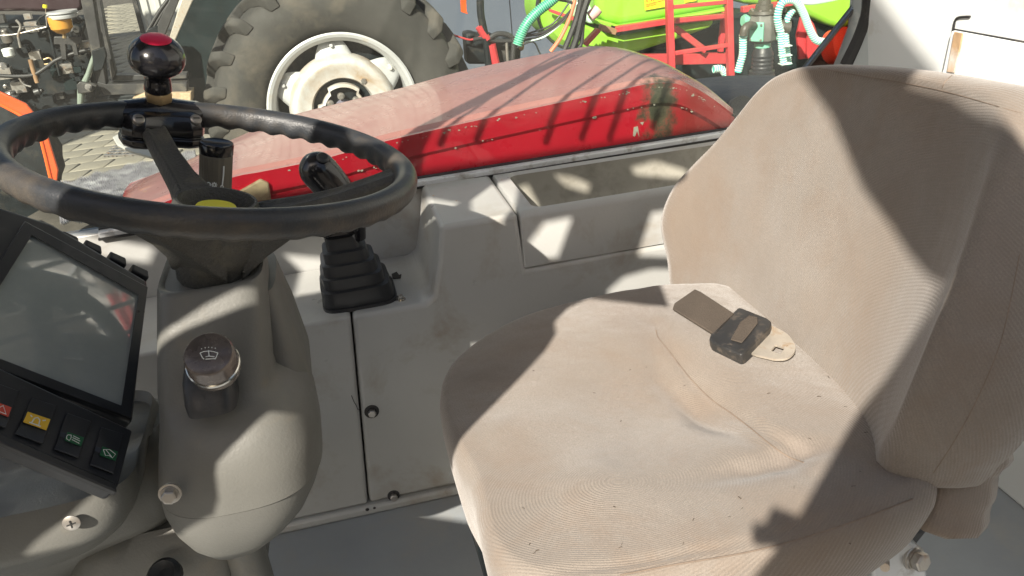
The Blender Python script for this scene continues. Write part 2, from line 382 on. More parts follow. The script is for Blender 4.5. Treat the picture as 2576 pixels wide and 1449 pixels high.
# ================================================================ RED FENDER
fd = thing('rear_fender', 'worn red tractor fender with dusty pink top outside the side window', 'fender', (.3, 1.85, 1.6))
near = [(300, 545), (420, 500), (500, 470), (592, 438), (645, 428), (717, 414), (823, 391), (966, 350), (1132, 312), (1274, 281), (1452, 243), (1560, 220), (1641, 204), (1700, 206), (1745, 226), (1790, 252), (1842, 290)]
far = [(330, 462), (450, 415), (530, 378), (600, 346), (670, 316), (740, 290), (880, 255), (1010, 223), (1150, 184), (1290, 153), (1430, 126), (1500, 118), (1570, 124), (1640, 148), (1705, 182), (1770, 222), (1842, 288)]
YF = 1.72
nr = spline([PY(x, y, YF) for x, y in near], 3)
fr_ = [PY(x, y, 2.20 if i < 12 else 2.20-.09*(i-11)) for i, (x, y) in enumerate(far)]
fr_ = spline(fr_, 3)
rows_ = []
for a, b in zip(nr, fr_):
    bot = Vector((a.x, YF, 1.45)); r = [bot]
    dz = a.z-1.45
    r += [Vector((a.x, YF, 1.45+dz*k)) for k in (.3, .6)]
    if a.z > 1.6: r += [Vector((a.x, YF-.0, a.z-.055)), Vector((a.x, YF-.008, a.z-.046)), Vector((a.x, YF-.008, a.z-.004))]
    else: r += [Vector((a.x, YF, 1.45+dz*k)) for k in (.7, .8, .9)]
    dv = (b-a)
    r += [a+Vector((0, .004, -.004)), a+dv*.04+Vector((0, 0, .003))]
    for k in (.15, .35, .55, .75, .9, 1.0):
        r.append(a+dv*k+Vector((0, 0, .012*math.sin(math.pi*k))))
    r.append(b+Vector((0, .03, -.03))); r.append(b+Vector((0, .04, -.25)))
    rows_.append(r)
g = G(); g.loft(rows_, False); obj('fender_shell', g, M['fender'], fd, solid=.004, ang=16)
g = G()
random.seed(3)
for i in range(90):      # chips of bare primer along the crease
    u = random.random(); k = min(len(nr)-2, int((.3+u*.62)*len(nr))); p = nr[k].lerp(nr[k+1], random.random())
    s_ = random.uniform(.0005, .0016)*random.choice([1, 1, 1.6]); p = p+Vector((0, -.0108, -random.choice([.012, .012, .05])+random.uniform(-.003, .003)))
    g.prism([p+Vector((random.uniform(.5, 1.3)*s_*math.cos(t)*1.6, 0, random.uniform(.5, 1.2)*s_*math.sin(t))) for t in (0, 1, 2, 3, 4, 5)], (0, .002, 0))
obj('paint_chip', g, mat('primer', (.5, .46, .38), .7, var=.2, vs=60), fd, kind='stuff')
c3 = lambda x, y: PY(1132+x*.356, y*.356, YF-.0036)
for nm, sh_ in (('scrape_mark', [(1180, 720), (1205, 725), (1212, 762), (1258, 772), (1222, 792), (1192, 782)]), ('scrape_mark', [(1294, 962), (1300, 900), (1328, 893), (1338, 968), (1322, 925), (1308, 965)]), ('scrape_mark', [(1343, 868), (1370, 862), (1362, 885)]),
                ('scrape_mark', [(690, 826), (770, 810), (775, 822), (700, 836)]), ('scrape_mark', [(1390, 630), (1400, 640), (1402, 690), (1394, 680)])):
    g = G(); g.prism([c3(*q) for q in sh_], (0, .003, 0)); obj(nm, g, bpy.data.materials['primer'], fd)
c2 = lambda x, y: PY(503+x*.356, y*.356, YF-.0036)
g = G(); g.prism([c2(*q) for q in [(596, 1268), (604, 1245), (640, 1240), (652, 1262), (640, 1275), (634, 1298), (622, 1296), (618, 1280), (606, 1280)]], (0, .003, 0)); obj('scrape_mark', g, bpy.data.materials['primer'], fd)
g = G()
br = [PY(x, y, YF-.02) for x, y in [(585, 508), (592, 488), (655, 452), (676, 462), (682, 506)]]
g.prism(br, (0, .012, 0)); obj('corner_bracket', g, M['tan'], fd, bevel=.003)
g = G()
g.prism([PY(x, y, YF+.02) for x, y in [(1700, 330), (1705, 306), (1850, 286), (1880, 310), (1850, 335)]], (0, .02, 0))
obj('end_plate', g, M['darkf'], fd, bevel=.002)

# ribbed silver mat in front of the fender
mt = []
for (x, y) in [(140, 462), (260, 432), (400, 392), (500, 372), (520, 440), (380, 512), (250, 520)]:
    mt.append(PZ(x, y, 1.5))
g = G()
import itertools
a0, a1, b0, b1 = PZ(140, 462, 1.5), PZ(490, 374, 1.5), PZ(150, 560, 1.5), PZ(520, 560, 1.5)
NU, NV = 130, 18
def quadpt(u, v): return a0.lerp(a1, u).lerp(b0.lerp(b1, u), v)
vs = []; fs = []
for i in range(NU+1):
    for j in range(NV+1):
        p = quadpt(i/NU, j/NV); p.z += .0045*(1 if i % 2 else -1)+.006*math.sin(j*.9+i*.13)*math.sin(i*.31+j*.4); vs.append(p)
for i in range(NU):
    for j in range(NV): k = i*(NV+1)+j; fs.append((k, k+NV+1, k+NV+2, k+1))
g.add(vs, fs)
M['foil'] = mat('silver_foil', (.34, .33, .36), .32, metal=.35, var=.3, vs=16, bump=.9, bs=60, bd=.006)
def foilx(t, tc, c):
    mp = nod(t, 'ShaderNodeMapping'); mp.inputs['Scale'].default_value = (6, 60, 6); mp.inputs['Rotation'].default_value = (0, 0, .35); t.links.new(tc, mp.inputs[0])
    c = mix(t, ramp(t, noise(t, mp.outputs[0], 1.0, 5, .7), .52, .6), c, (.85, .85, .84)); return c
M['foil'] = mat('silver_foil_b', (.26, .25, .27), .32, metal=.2, var=.3, vs=16, bump=.9, bs=60, bd=.006, extra=foilx)
fo = obj('ribbed_mat', g, M['foil'], None, ang=180); tag(fo, 'ribbed silver grey mat lying ahead of the red fender, seen through the steering wheel', 'mat')

# ================================================================ OTHER TRACTOR
TY = 6.0
wc = PY(866, 274, TY-.22)
tr = thing('parked_tractor', 'dark tractor parked opposite with big silver rimmed rear wheel and open engine side', 'tractor', (wc.x, TY, 0))
wh = G()
R0 = .905
def tp(a, r, y): return Vector((wc.x+r*math.cos(a), y, wc.z+r*math.sin(a)))
prof = [(TY-.02, .49), (TY-.20, .50), (TY-.245, .56), (TY-.265, .66), (TY-.255, .76), (TY-.215, .825), (TY-.10, .85), (TY+.10, .85), (TY+.215, .825), (TY+.255, .76), (TY+.2, .5)]
n = 96; rings = [[tp(2*math.pi*j/n, r, y) for j in range(n)] for y, r in prof]
wh.loft(rings, True, False, False)
NL = 22
for k in range(NL):
    for side in (-1, 1):
        a = 2*math.pi*(k+(.5 if side > 0 else 0))/NL
        pts = [(a, TY+side*.260, .755, .845), (a+.05, TY+side*.215, .82, R0), (a+.13, TY+side*.10, .84, R0+.005), (a+.21, TY-side*.02, .845, R0+.005)]
        rr = []
        for (aa, yy, ri, ro) in pts:
            hw = .052
            rr.append([tp(aa-hw, ri, yy), tp(aa-hw*.7, ro, yy), tp(aa+hw*.7, ro, yy), tp(aa+hw, ri, yy)])
        wh.loft(rr)
wheel = obj('tyre', wh, M['tyre'], tr, bevel=.012, seg=2, ang=50)
wheel_holder = wheel
rm = G()
fy = TY-.235
rm.lathe((wc.x, fy, wc.z), (0, 1, 0), [(.012, .497), (0, .505), (-.006, .495), (0, .478), (.02, .468), (.03, .455), (.045, .45), (.12, .44), (.2, .43), (.25, .43)], 96, False, False)
rim = obj('rim', rm, M['rimw'], tr, ang=40, solid=.006)
dk = G()
N = 144; rings = []
for (f_, yy) in ((0, .075), (.3, .055), (.75, .075), (1, .085)):
    ring = []
    for j in range(N):
        t = 2*math.pi*j/N
        ro = .355+.092*max(0, min(1, (math.cos(6*(t-math.radians(92)))+.55)/1.1))
        r = .24+(ro-.24)*f_; ring.append(tp(t, r, fy+yy))
    rings.append(ring)
dk.loft(rings, True, False, False); obj('wheel_disc', dk, M['rimw'], tr, solid=.01)
hb = G(); hb.lathe((wc.x, fy, wc.z), (0, 1, 0), [(.10, .365), (.06, .36), (.0, .345), (-.02, .325), (-.024, .30), (-.012, .275), (-.010, .215), (.004, .208), (.05, .2)], 72, False, False)
obj('hub_plate', hb, M['hubw'], tr, ang=40)
hb = G(); hb.lathe((wc.x, fy, wc.z), (0, 1, 0), [(.05, .2), (.06, .0)], 48, False, False); obj('hub_recess', hb, M['dark'], tr)
hb = G(); hb.lathe((wc.x, fy, wc.z), (0, 1, 0), [(.04, .175), (.0, .172), (-.004, .150), (.04, .147)], 72, False, False, rmod=lambda t, h: 1-.16*(1 if math.sin(3*t+.4) > .55 else 0))
obj('hub_ring', hb, M['hubw'], tr, ang=40)
hb = G(); hb.lathe((wc.x, fy+.16, wc.z), (0, 1, 0), [(0, .44), (.01, .44)], 48); obj('brake_drum', hb, M['dark'], tr)
hb = G(); hb.lathe((wc.x, fy+.02, wc.z), (0, 1, 0), [(0, .0), (0, .055), (.05, .06)], 24, False, False); obj('axle_cap', hb, mat('lilac_grey', (.2, .19, .24), .4), tr)
for ang_, rr, s_ in ((48, .235, .02), (95, .09, .016), (30, .10, .016), (150, .10, .016)):
    t = math.radians(ang_); p = tp(t, rr, fy-.0); b_ = G(); b_.cyl(p+Vector((0, .03, 0)), p+Vector((0, -.02, 0)), s_, n=6); b_.cyl(p+Vector((0, .02, 0)), p+Vector((0, .0, 0)), s_*1.5, n=20)
    obj('wheel_bolt', b_, M['steel'], tr)
for ang_ in (32, 92, 152, 212, 272, 332):
    t = math.radians(ang_); p = tp(t, .418, fy+.085); b_ = G(); b_.bar(p+Vector((0, -.012, 0)), p+Vector((0, .03, 0)), (-.05*math.sin(t), 0, .05*math.cos(t)), (.03*math.cos(t), 0, .03*math.sin(t)))
    b_.cyl(p+Vector((0, -.035, 0)), p+Vector((0, -.01, 0)), .014, n=6)
    obj('rim_clamp', b_, M['rimw' if ang_ != 32 else 'hubw'], tr, bevel=.004)

# dark side body, silver strip, open door frame
EY = 5.6
def pan(name, pts, Y, depth, m, bevel=.004, par=tr):
    g = G(); g.prism([PY(x, y, Y) for x, y in pts], (0, depth, 0)); return obj(name, g, m, par, bevel=bevel)
pan('cab_side', [(420, 250), (430, 110), (500, -30), (680, -30), (640, 60), (560, 180), (545, 340), (430, 330)], EY+.75, .5, M['bgreen'])
pan('silver_strip', [(462, -20), (494, -20), (433, 118), (424, 100)], EY, .04, M['metalplate'])
pan('door_seal', [(436, -20), (458, -20), (412, 95), (400, 120), (396, 60)], EY+.02, .05, M['darkf'])
pan('door_post', [(197, -30), (229, -30), (252, 110), (267, 212), (240, 206), (225, 110)], EY+.1, .09, M['darkf'])
pan('door_post', [(236, -30), (246, -30), (268, 90), (291, 186), (281, 205), (262, 110)], EY+.12, .07, M['darkf'])
pan('sill_or_shade_panel', [(240, 204), (268, 212), (470, 208), (470, 232), (262, 240)], EY+.1, .12, M['darkf'])
pan('sill_or_shade_panel', [(288, 190), (470, 186), (470, 198), (280, 203)], EY+.16, .1, M['darkf'])
pan('door_step', [(330, 250), (360, 236), (480, 234), (480, 262), (340, 268)], EY+.05, .2, M['tan'])
# engine side
pan('engine_block', [(-60, 60), (200, 60), (228, 130), (238, 250), (160, 300), (-60, 300)], EY+.45, .5, M['dark'], .02)
pan('bonnet', [(-60, -60), (205, -60), (208, 20), (190, 34), (60, 28), (-60, 30)], EY+.35, .5, mat('dark_maroon', (.03, .014, .018), .4, var=.2), .02)
pan('chassis_plate', [(-60, 250), (190, 250), (330, 235), (480, 240), (480, 330), (-60, 330)], EY+.5, .3, M['dark'], .02)
random.seed(21)
def et(name, pts, Y, r, m, sm=5, n=8):
    g = G(); g.tube([PY(x, y, Y+(p[2] if len(p) > 2 else 0)) for p in pts for x, y in [p[:2]]], r, n, smooth=sm); return obj(name, g, m, tr, ang=60)
for k in range(46):          # fittings, castings and brackets of the engine side
    x = random.uniform(0, 225); y = random.uniform(32, 265); g = G(); c = PY(x, y, EY+random.uniform(.28, .44)); r = random.uniform(.008, .035)
    ax = random.choice([(0, -1, 0), (1, 0, .2), (0, -.3, 1), (.5, -1, .2)])
    if random.random() < .55: g.lathe(c, ax, [(0, r), (r*1.5, r), (r*1.7, r*.6), (r*2.4, r*.6)], random.choice([6, 12, 16]))
    else: g.box(c-Vector((r*1.3, r, r)), c+Vector((r*1.3, r, r*1.2)))
    obj('engine_fitting', g, random.choice([M['steel'], M['dark'], M['dark'], M['dark'], M['darkf'], M['bgreen'], M['steel']]), tr, bevel=.002, seg=1)
for pts, r, m in [([(-5, 90), (40, 86), (117, 68)], .006, 'steel'), ([(30, 68), (70, 67), (120, 66)], .005, 'darkf'), ([(92, 62), (100, 45), (122, 34)], .005, 'dark'),
                  ([(118, 66), (116, 40), (115, 20)], .004, 'steel'), ([(-5, 190), (40, 192), (85, 188), (118, 168), (140, 152), (180, 136), (226, 124)], .012, 'hoseb'),
                  ([(48, 196), (60, 212), (78, 218)], .007, 'steel'), ([(76, 150), (84, 178), (94, 208)], .014, 'rust'), ([(190, 56), (215, 52), (205, 90), (196, 130)], .006, 'hoseb'),
                  ([(40, 50), (52, 66), (46, 90), (52, 120)], .009, 'steel'), ([(110, 150), (125, 146), (132, 158), (112, 162)], .006, 'brass'),
                  ([(126, 90), (138, 140), (150, 190)], .008, 'dark'), ([(370, 80), (400, 30), (430, -10)], .012, 'hoseb'), ([(378, 84), (410, 30), (440, -14)], .008, 'hoseb')]:
    et('fuel_line' if m != 'hoseb' else 'hose', pts, EY+.22, r, M[m])
fb = PY(160, 60, EY+.1)
g = G(); g.lathe(PY(161, 86, EY+.1), (0, 0, 1), [(0, .012), (.012, .04), (.035, .062), (.075, .066), (.105, .064)], 28); bowl = obj('fuel_filter_bowl', g, M['amber'], tr)
g = G(); g.lathe(PY(161, 47, EY+.1), (0, 0, 1), [(0, .064), (.006, .078), (.02, .08), (.03, .07), (.034, .085), (.045, .085)], 28); g.box(PY(125, 37, EY+.16), PY(195, 30, EY+.08)); obj('filter_head', g, M['rimw'], tr)
g = G(); g.cyl(PY(162, 96, EY+.1), PY(162, 86, EY+.1), .012, n=8); obj('drain_plug', g, M['brass'], tr)
g = G(); g.cyl(PY(113, 20, EY+.1), PY(113, 12, EY+.1), .012, n=10); obj('yellow_cap', g, M['yellow'], tr)
g = G(); g.lathe(PY(25, 144, EY+.2), (0, 0, 1), [(0, .02), (.01, .032), (.05, .034), (.055, .02)], 14); obj('white_cap', g, M['ink'], tr)
pan('engine_bracket', [(135, 92), (205, 92), (205, 110), (192, 112), (198, 140), (186, 140), (180, 114), (165, 112), (168, 150), (155, 150), (150, 112), (135, 112)], EY+.2, .02, M['darkf'])
pan('side_rail', [(236, 124), (240, 150), (222, 205), (210, 240), (205, 285), (193, 285), (193, 225), (214, 185), (226, 150)], EY+.05, .06, mat('green_grey', (.2, .24, .2), .3, var=.2, coat=.3), .012)
pan('step_plate', [(230, 128), (262, 118), (268, 140), (258, 175), (236, 180)], EY+.0, .03, M['dark'])
pan('bracket_plate', [(192, 214), (200, 206), (236, 212), (244, 216), (232, 232), (196, 236)], EY+.02, .04, M['darkf'])
g = G(); g.cyl(PY(222, 219, EY-.0), PY(222, 219, EY-.03), .02, n=20); g.cyl(PY(222, 219, EY-.02), PY(222, 219, EY-.05), .012, n=6); obj('plate_bolt', g, M['steel'], tr)
pan('foot_peg', [(366, 85), (372, 74), (392, 66), (400, 74), (398, 88), (372, 92)], EY+.15, .05, M['dark'])
# front tyre, low left, near the pointed orange bar
g = G(); c = PY(-40, 400, 5.9); g.lathe(c, (0, 1, 0), [(-.16, .0), (-.17, .3), (-.15, .42), (.1, .44), (.2, .3)], 40, rmod=lambda t, h: 1+.03*(1 if math.sin(20*t) > 0 else 0)); obj('front_tyre', g, M['dark'], tr, ang=30)

# orange bent bar
ob = thing('orange_bar', 'bent orange steel bar with pointed end behind the steering wheel', 'bar', PY(60, 270, 3.0))
g = G()
P1 = [PY(x, y, 3.0) for x, y in [(-20, 252), (62, 296), (96, 330), (128, 452)]]; P2 = [PY(x, y, 3.0) for x, y in [(-20, 222), (66, 262), (112, 318), (146, 428)]]
pts = P1+[PY(143, 458, 3.0)]+P2[::-1]
g.prism(pts, (0, .012, 0)); obj('bar_blade', g, M['orange'], ob, bevel=.003)
g = G(); g.tube([P1[0], P1[1], P1[2], P1[3]], .006, 8, smooth=4); obj('bar_edge', g, mat('bright_orange', (.85, .13, .02), .35, var=.05), ob)
# perforated grip step and light plate
st = thing('grip_step', 'perforated metal step lying on the pavers left of the clamp', 'step', PZ(310, 392, .3))
a, b, c_, d_ = PZ(262, 396, .3), PZ(300, 369, .3), PZ(362, 398, .3), PZ(270, 403, .3)
u = PZ(372, 392, .3)-PZ(262, 396, .3); v = PZ(292, 366, .3)-PZ(262, 396, .3)
u = u*1.3; base = PZ(262, 396, .3)
for i in range(14):
    g = G(); p = base+u*(i/14); g.prism([p, p+u*.03, p+u*.03+v, p+v], (0, 0, .012)); obj('step_tooth', g, M['darkf' if i % 2 else 'steel'], st)
for i in range(5):
    g = G(); p = base+v*(i/4.3); g.prism([p, p+u, p+u+v*.07, p+v*.07], (0, 0, .02)); obj('step_slat', g, M['steel'], st)
pl = G(); pl.prism([PZ(x, y, .45) for x, y in [(285, 350), (300, 342), (470, 400), (470, 420), (395, 404), (330, 386), (296, 368)]], (0, 0, .02))
tag(obj('pale_plate', pl, M['wallw'], None, bevel=.004), 'pale curved plate just beneath the steering knob clamp', 'plate')

# ================================================================ SPRAYER
SY = 5.5
sp = thing('field_sprayer', 'green and red field sprayer with ladder, teal hoses and yellow sign', 'sprayer', (2.4, SY+.5, 0))
def sq(x, y): return (1509+x*.2197, y*.2197)
def spn(name, pts, Y, depth, m, bevel=.01, label=None, seg=3):
    g = G(); g.prism([PY(x, y, Y) for x, y in pts], (0, depth, 0)); return obj(name, g, m, sp, bevel=bevel, seg=seg, label=label)
spn('tank', [(1502, -120), (1500, 20), (1518, 55), (1558, 66), (1690, 44), (1838, 18), (1838, -120)], SY+.35, .9, M['green'], .06, seg=5)
spn('tank_ledge', [(1500, 50), (1516, 66), (1560, 76), (1700, 54), (1834, 28), (1834, 20), (1700, 44), (1560, 64), (1518, 52)], SY+.30, .9, M['green'], .02)
spn('lower_tank', [(1490, 70), (1530, 84), (1560, 90), (1700, 66), (1800, 50), (1790, 70), (1700, 101), (1597, 134), (1480, 130)], SY+.42, .8, M['green'], .03)
spn('tank_end', [(1502, -90), (1480, -60), (1470, 10), (1480, 60), (1500, 60)], SY+.5, .5, mat('pale_level', (.6, .75, .66), .4, var=.03), .02)
g = G(); g.lathe(PY(1455, 20, SY+.9), (0, 1, 0), [(0, .0), (0, .26), (.04, .30), (.5, .3)], 40); obj('round_tank', g, M['greend'], sp, ang=30)
g = G(); g.lathe(PY(1455, 20, SY+.9), (0, 1, 0), [(.03, .305), (.0, .32), (.03, .325), (.08, .32)], 40, False, False); obj('tank_band', g, M['black'], sp)
spn('tank_strap', [(1383, 22), (1383, 30), (1455, 58), (1455, 46)], SY+.8, .04, M['redm'], .004)
spn('tank', [(1860, -120), (1866, 10), (1990, 18), (2000, 60), (2040, 80), (2140, 86), (2230, 40), (2240, -120)], SY+.9, .8, M['greend'], .05, label='darker green rear tank')
spn('tank', [(1998, -60), (2000, 10), (2035, 40), (2080, 62), (2120, 74), (2150, 60), (2190, -60)], SY+.5, .3, M['green'], .04, label='light green funnel shaped tank bottom')
# red frame
def rail(name, a, b, wpx, Y, dep, m=None):
    p0, p1 = PY(*a, Y), PY(*b, Y); d = (p1-p0).normalized(); wv = d.cross(Vector((0, 1, 0)))*(wpx/F*5.3)
    g = G(); g.bar(p0, p1, wv, (0, dep, 0)); return obj(name, g, m or M['redm'], sp, bevel=.004)
rail('frame_beam', (1545, 74), (1676, 54), 15, SY+.22, .06)
rail('frame_beam', (1509, 68), (1548, 80), 17, SY+.22, .06, M['rust'])
rail('frame_beam', (1505, 74), (1470, 112), 13, SY+.2, .06)
spn('frame_joint', [(1544, 66), (1560, 70), (1560, 90), (1546, 88)], SY+.2, .06, M['dark'], .004)
rail('frame_beam', (1696, 52), (1826, 40), 15, SY+.22, .06)
rail('ladder_rail', (1682, -30), (1689, 185), 18, SY, .05)
rail('ladder_rail', (1832, -30), (1839, 240), 18, SY, .05)
for a, b, ww in (((1690, 18), (1828, 5), 10), ((1696, 134), (1832, 113), 11), ((1700, 251), (1836, 223), 11), ((1690, -18), (1828, -32), 10)): rail('ladder_rung', a, b, ww, SY, .03)
rail('frame_brace', (1698, 70), (1775, 128), 18, SY+.25, .03)
rail('frame_beam', (1610, 150), (1830, 146), 30, SY+.32, .06)
rail('frame_beam', (1866, 24), (1992, 6), 17, SY+.4, .05)
rail('frame_brace', (1822, 30), (1812, 130), 14, SY+.3, .04)
spn('red_shield', [(2012, 150), (2006, 90), (2016, 44), (2030, 36), (2048, 60), (2062, 100), (2062, 140)], SY+.3, .03, M['redm'], .004)
spn('red_shield', [(2030, 148), (2034, 60), (2040, 60), (2044, 148)], SY+.26, .03, M['redm'], .004)
g = G(); g.lathe(PY(2095, 120, SY+.2), (.3, -1, .3), [(0, .0), (0, .13), (.12, .13), (.14, .1)], 30); obj('red_drum', g, mat('drum_red', (.6, .06, .03), .5), sp)
# dark bulk under and behind the tank
spn('chassis', [(1530, 104), (1600, 140), (1700, 108), (1870, 30), (2160, 60), (2160, 260), (1560, 260)], SY+.62, .4, M['bgreen'], .02)
g = G(); c = PY(1900, 300, SY+1.0); g.lathe(c, (0, 1, 0), [(-.18, 0), (-.18, .45), (-.14, .6), (.1, .62), (.2, .5)], 48, rmod=lambda t, h: 1+.03*(1 if math.sin(24*t) > 0 else 0)); obj('sprayer_tyre', g, M['dark'], sp, ang=30)
# sign
spn('sign_board', [(1622, -14), (1623, 26), (1673, 17), (1673, -24)], SY+.33, .004, M['sign'], 0)
spn('sign_board', [(1722, -10), (1722, 7), (1752, 2), (1752, -14)], SY+.30, .004, M['sign'], 0)
def text(txt, x, y, size, m, par, Y, rot=0, name='lettering'):
    cu = bpy.data.curves.new('t', 'FONT'); cu.body = txt; cu.size = size; cu.extrude = .0006
    o = bpy.data.objects.new('t', cu); COL.objects.link(o); dg = bpy.context.evaluated_depsgraph_get()
    me = bpy.data.meshes.new_from_object(o.evaluated_get(dg)); bpy.data.objects.remove(o)
    p = PY(x, y, Y); mw = Matrix.Translation(p) @ Matrix.Rotation(-rot, 4, 'Y') @ Matrix.Rotation(math.pi/2, 4, 'X')
    g = G(); g.add([mw @ v.co for v in me.vertices], [tuple(q.vertices) for q in me.polygons]); return obj(name, g, m, par)
text('HKO', 1625, 6, .068, M['signr'], sp, SY+.325, .12)
text('KRUKOWSKA FABRYKA', 1625, 13.5, .013, M['signr'], sp, SY+.325, .12)
text('SPRZET ROLNICZY', 1625, 18, .010, M['signr'], sp, SY+.325, .12)
# valve and filter
g = G(); c = PY(1920, 66, SY-.05)
g.lathe(c-Vector((0, 0, .11)), (0, 0, 1), [(0, .07), (.02, .105), (.03, .11), (.15, .11), (.17, .1), (.2, .095)], 8); obj('valve_body', g, mat('valve_grey', (.13, .13, .115), .5), sp, bevel=.006)
for t in (-.9, .9, -2.4, 2.4):
    d = Vector((math.sin(t), -math.cos(t), 0)); s_ = Vector((math.cos(t), math.sin(t), 0)); g = G(); p = c+d*.108-Vector((0, 0, .02))
    g.bar(p-Vector((0, 0, .065)), p+Vector((0, 0, .065)), s_*.10, d*.02); pl_ = obj('valve_plate', g, M['teal'], sp, bevel=.006)
    for sx in (-1, 1):
        for sz in (-1, 1):
            q = p+s_*.038*sx+Vector((0, 0, .05*sz))+d*.008; b_ = G(); b_.cyl(q, q+d*.012, .008, n=6); obj('valve_screw', b_, M['steel'], pl_)
g = G(); g.lathe(c+Vector((0, 0, .09)), (0, 0, 1), [(0, .105), (.02, .1), (.025, .06), (.055, .058), (.06, .045), (.085, .042)], 24); obj('valve_cap', g, M['stalk'], sp)
for k in range(8):
    t = k*math.pi/4; q = c+Vector((.085*math.cos(t), .085*math.sin(t), .108)); b_ = G(); b_.cyl(q, q+Vector((0, 0, .012)), .009, n=6); obj('valve_bolt', b_, M['steel'], sp)
g = G(); g.tube([PY(1928, 26, SY-.05), PY(1952, 25, SY-.07)], .008); g.lathe(PY(1966, 26, SY-.08), (1, 0, 0), [(-.035, .008), (-.02, .022), (.015, .026), (.035, .01)], 16); obj('valve_lever', g, M['stalk'], sp)
g = G(); g.tube([PY(1900, 66, SY-.1), PY(1884, 64, SY-.16), PY(1874, 72, SY-.18), PY(1870, 90, SY-.18)], .027, 14, smooth=5); obj('pipe_elbow', g, M['stalk'], sp)
g = G(); g.cyl(PY(1938, 66, SY-.1), PY(1972, 68, SY-.14), .05, .05, 20); g.cyl(PY(1960, 67, SY-.12), PY(1986, 70, SY-.14), .042, .046, 20); obj('pipe_socket', g, M['stalk'], sp)
g = G(); g.cyl(PY(1868, 52, SY), PY(1890, 52, SY), .035, .035, 20); g.cyl(PY(1872, 52, SY), PY(1876, 52, SY), .042, .042, 20); obj('side_cap', g, M['teal'], sp)
g = G(); g.lathe(PY(1918, 118, SY-.05), (0, 0, 1), [(0, .058), (.05, .058), (.055, .095), (.07, .1), (.08, .08)], 12); obj('valve_nut', g, M['teal'], sp)
g = G(); pr_ = []
for k in range(15):
    h = k*.014; e_ = .072+.004*(k % 2)+(.014 if k < 6 else 0); pr_ += [(h, e_), (h+.008, e_)]
pr_ = [(-.3, .072), (-.02, .074), (-.01, .088)]+pr_+[(.215, .066), (.235, .060), (.25, .05)]
bp = PY(1915, 205, SY-.05); g.lathe(bp, (0, 0, 1), pr_, 28); obj('filter_housing', g, M['black'], sp, ang=50)
def hose(pts, Y, r, ma, mb, name='ribbed_hose', step=.016):
    P = spline([PY(p[0], p[1], Y+(p[2] if len(p) > 2 else 0)) for p in pts], 14)
    g = G(); g.tube(P, r*.93, 12); h = obj(name, g, ma, sp, ang=60)
    # raised spiral ribs
    g = G(); acc = 0; nxt = 0
    for i in range(len(P)-1):
        d = P[i+1]-P[i]; L = d.length
        while nxt < acc+L:
            q = P[i]+d*((nxt-acc)/L); t = d.normalized(); g.lathe(q-t*step*.25, t, [(0, r*.93), (step*.1, r*1.05), (step*.4, r*1.05), (step*.5, r*.93)], 12, False, False); nxt += step
        acc += L
    o = obj('hose_rib', g, mb, h, kind='stuff', ang=60)
    return h
hose([(1302, 112), (1312, 84), (1328, 56), (1352, 30), (1388, 2), (1410, -20)], SY-.1, .032, M['hoseg'], M['teal'], step=.014)
hose([(1869, 88), (1869, 110), (1868, 138), (1862, 160), (1856, 182)], SY-.15, .026, M['hosel'], M['hosew'])
hose([(1962, 76), (1956, 44), (1964, 12), (1980, 0), (2003, 4), (2021, 33), (2036, 72), (2052, 100), (2075, 106)], SY-.2, .026, M['hosel'], M['hosew'])
hose([(1964, 78), (1966, 110), (1968, 135), (1972, 162)], SY-.2, .024, M['hosel'], M['hosew'])
hose([(1995, 26), (1982, 45), (1977, 72), (1978, 110), (1984, 162)], SY-.14, .022, M['hosel'], M['hosew'])
hose([(1796, 174), (1815, 174), (1830, 196), (1845, 215), (1862, 226)], SY+.1, .026, M['hosel'], M['hosew'])
for y in (115, 139, 160):
    g = G(); p = PY(1975, y, SY-.2); g.box(p-Vector((.04, .03, .004)), p+Vector((.04, .03, .004))); obj('hose_clip', g, M['hosew'], sp, bevel=.003)
for pts, r, m in [([(1376, -5), (1440, 8), (1424, 40), (1370, 80), (1310, 92)], .010, 'hoseb'), ([(1450, -5), (1420, 50), (1360, 90), (1300, 105)], .007, 'hoseb'),
                  ([(1470, -5), (1450, 10), (1418, 52), (1370, 92), (1320, 105)], .006, 'hosew'), ([(1446, 0), (1432, 48), (1410, 95), (1385, 130)], .014, 'oranh'),
                  ([(1462, -8), (1452, 40), (1438, 80), (1420, 125)], .020, 'hoseb'), ([(1480, -8), (1464, 40), (1452, 90), (1440, 125)], .026, 'hoseb'),
                  ([(1472, 30), (1466, 70), (1462, 110), (1450, 122)], .014, 'hoseb'), ([(1440, -6), (1390, 60), (1330, 84), (1290, 100)], .006, 'hoseb'),
                  ([(2005, 2), (2040, 6), (2090, -2), (2120, -10)], .018, 'hosew')]:
    g = G(); g.tube([PY(x, y, SY-.05) for x, y in pts], r, 8, smooth=6); obj('hose', g, M[m], sp)
g = G(); g.tube([PY(1484, 42, SY), PY(1498, 30, SY), PY(1505, 22, SY)], .035, 12); obj('pale_fitting', g, mat('pink_plastic', (.75, .45, .4), .4), sp)
spn('boom_arm', [(1990, -560), (2004, -560), (2040, -60), (2026, -60)], SY+.7, .06, M['redm'])
spn('boom_arm', [(1900, -560), (1912, -560), (1990, -60), (1978, -60)], SY+.7, .06, M['redm'])

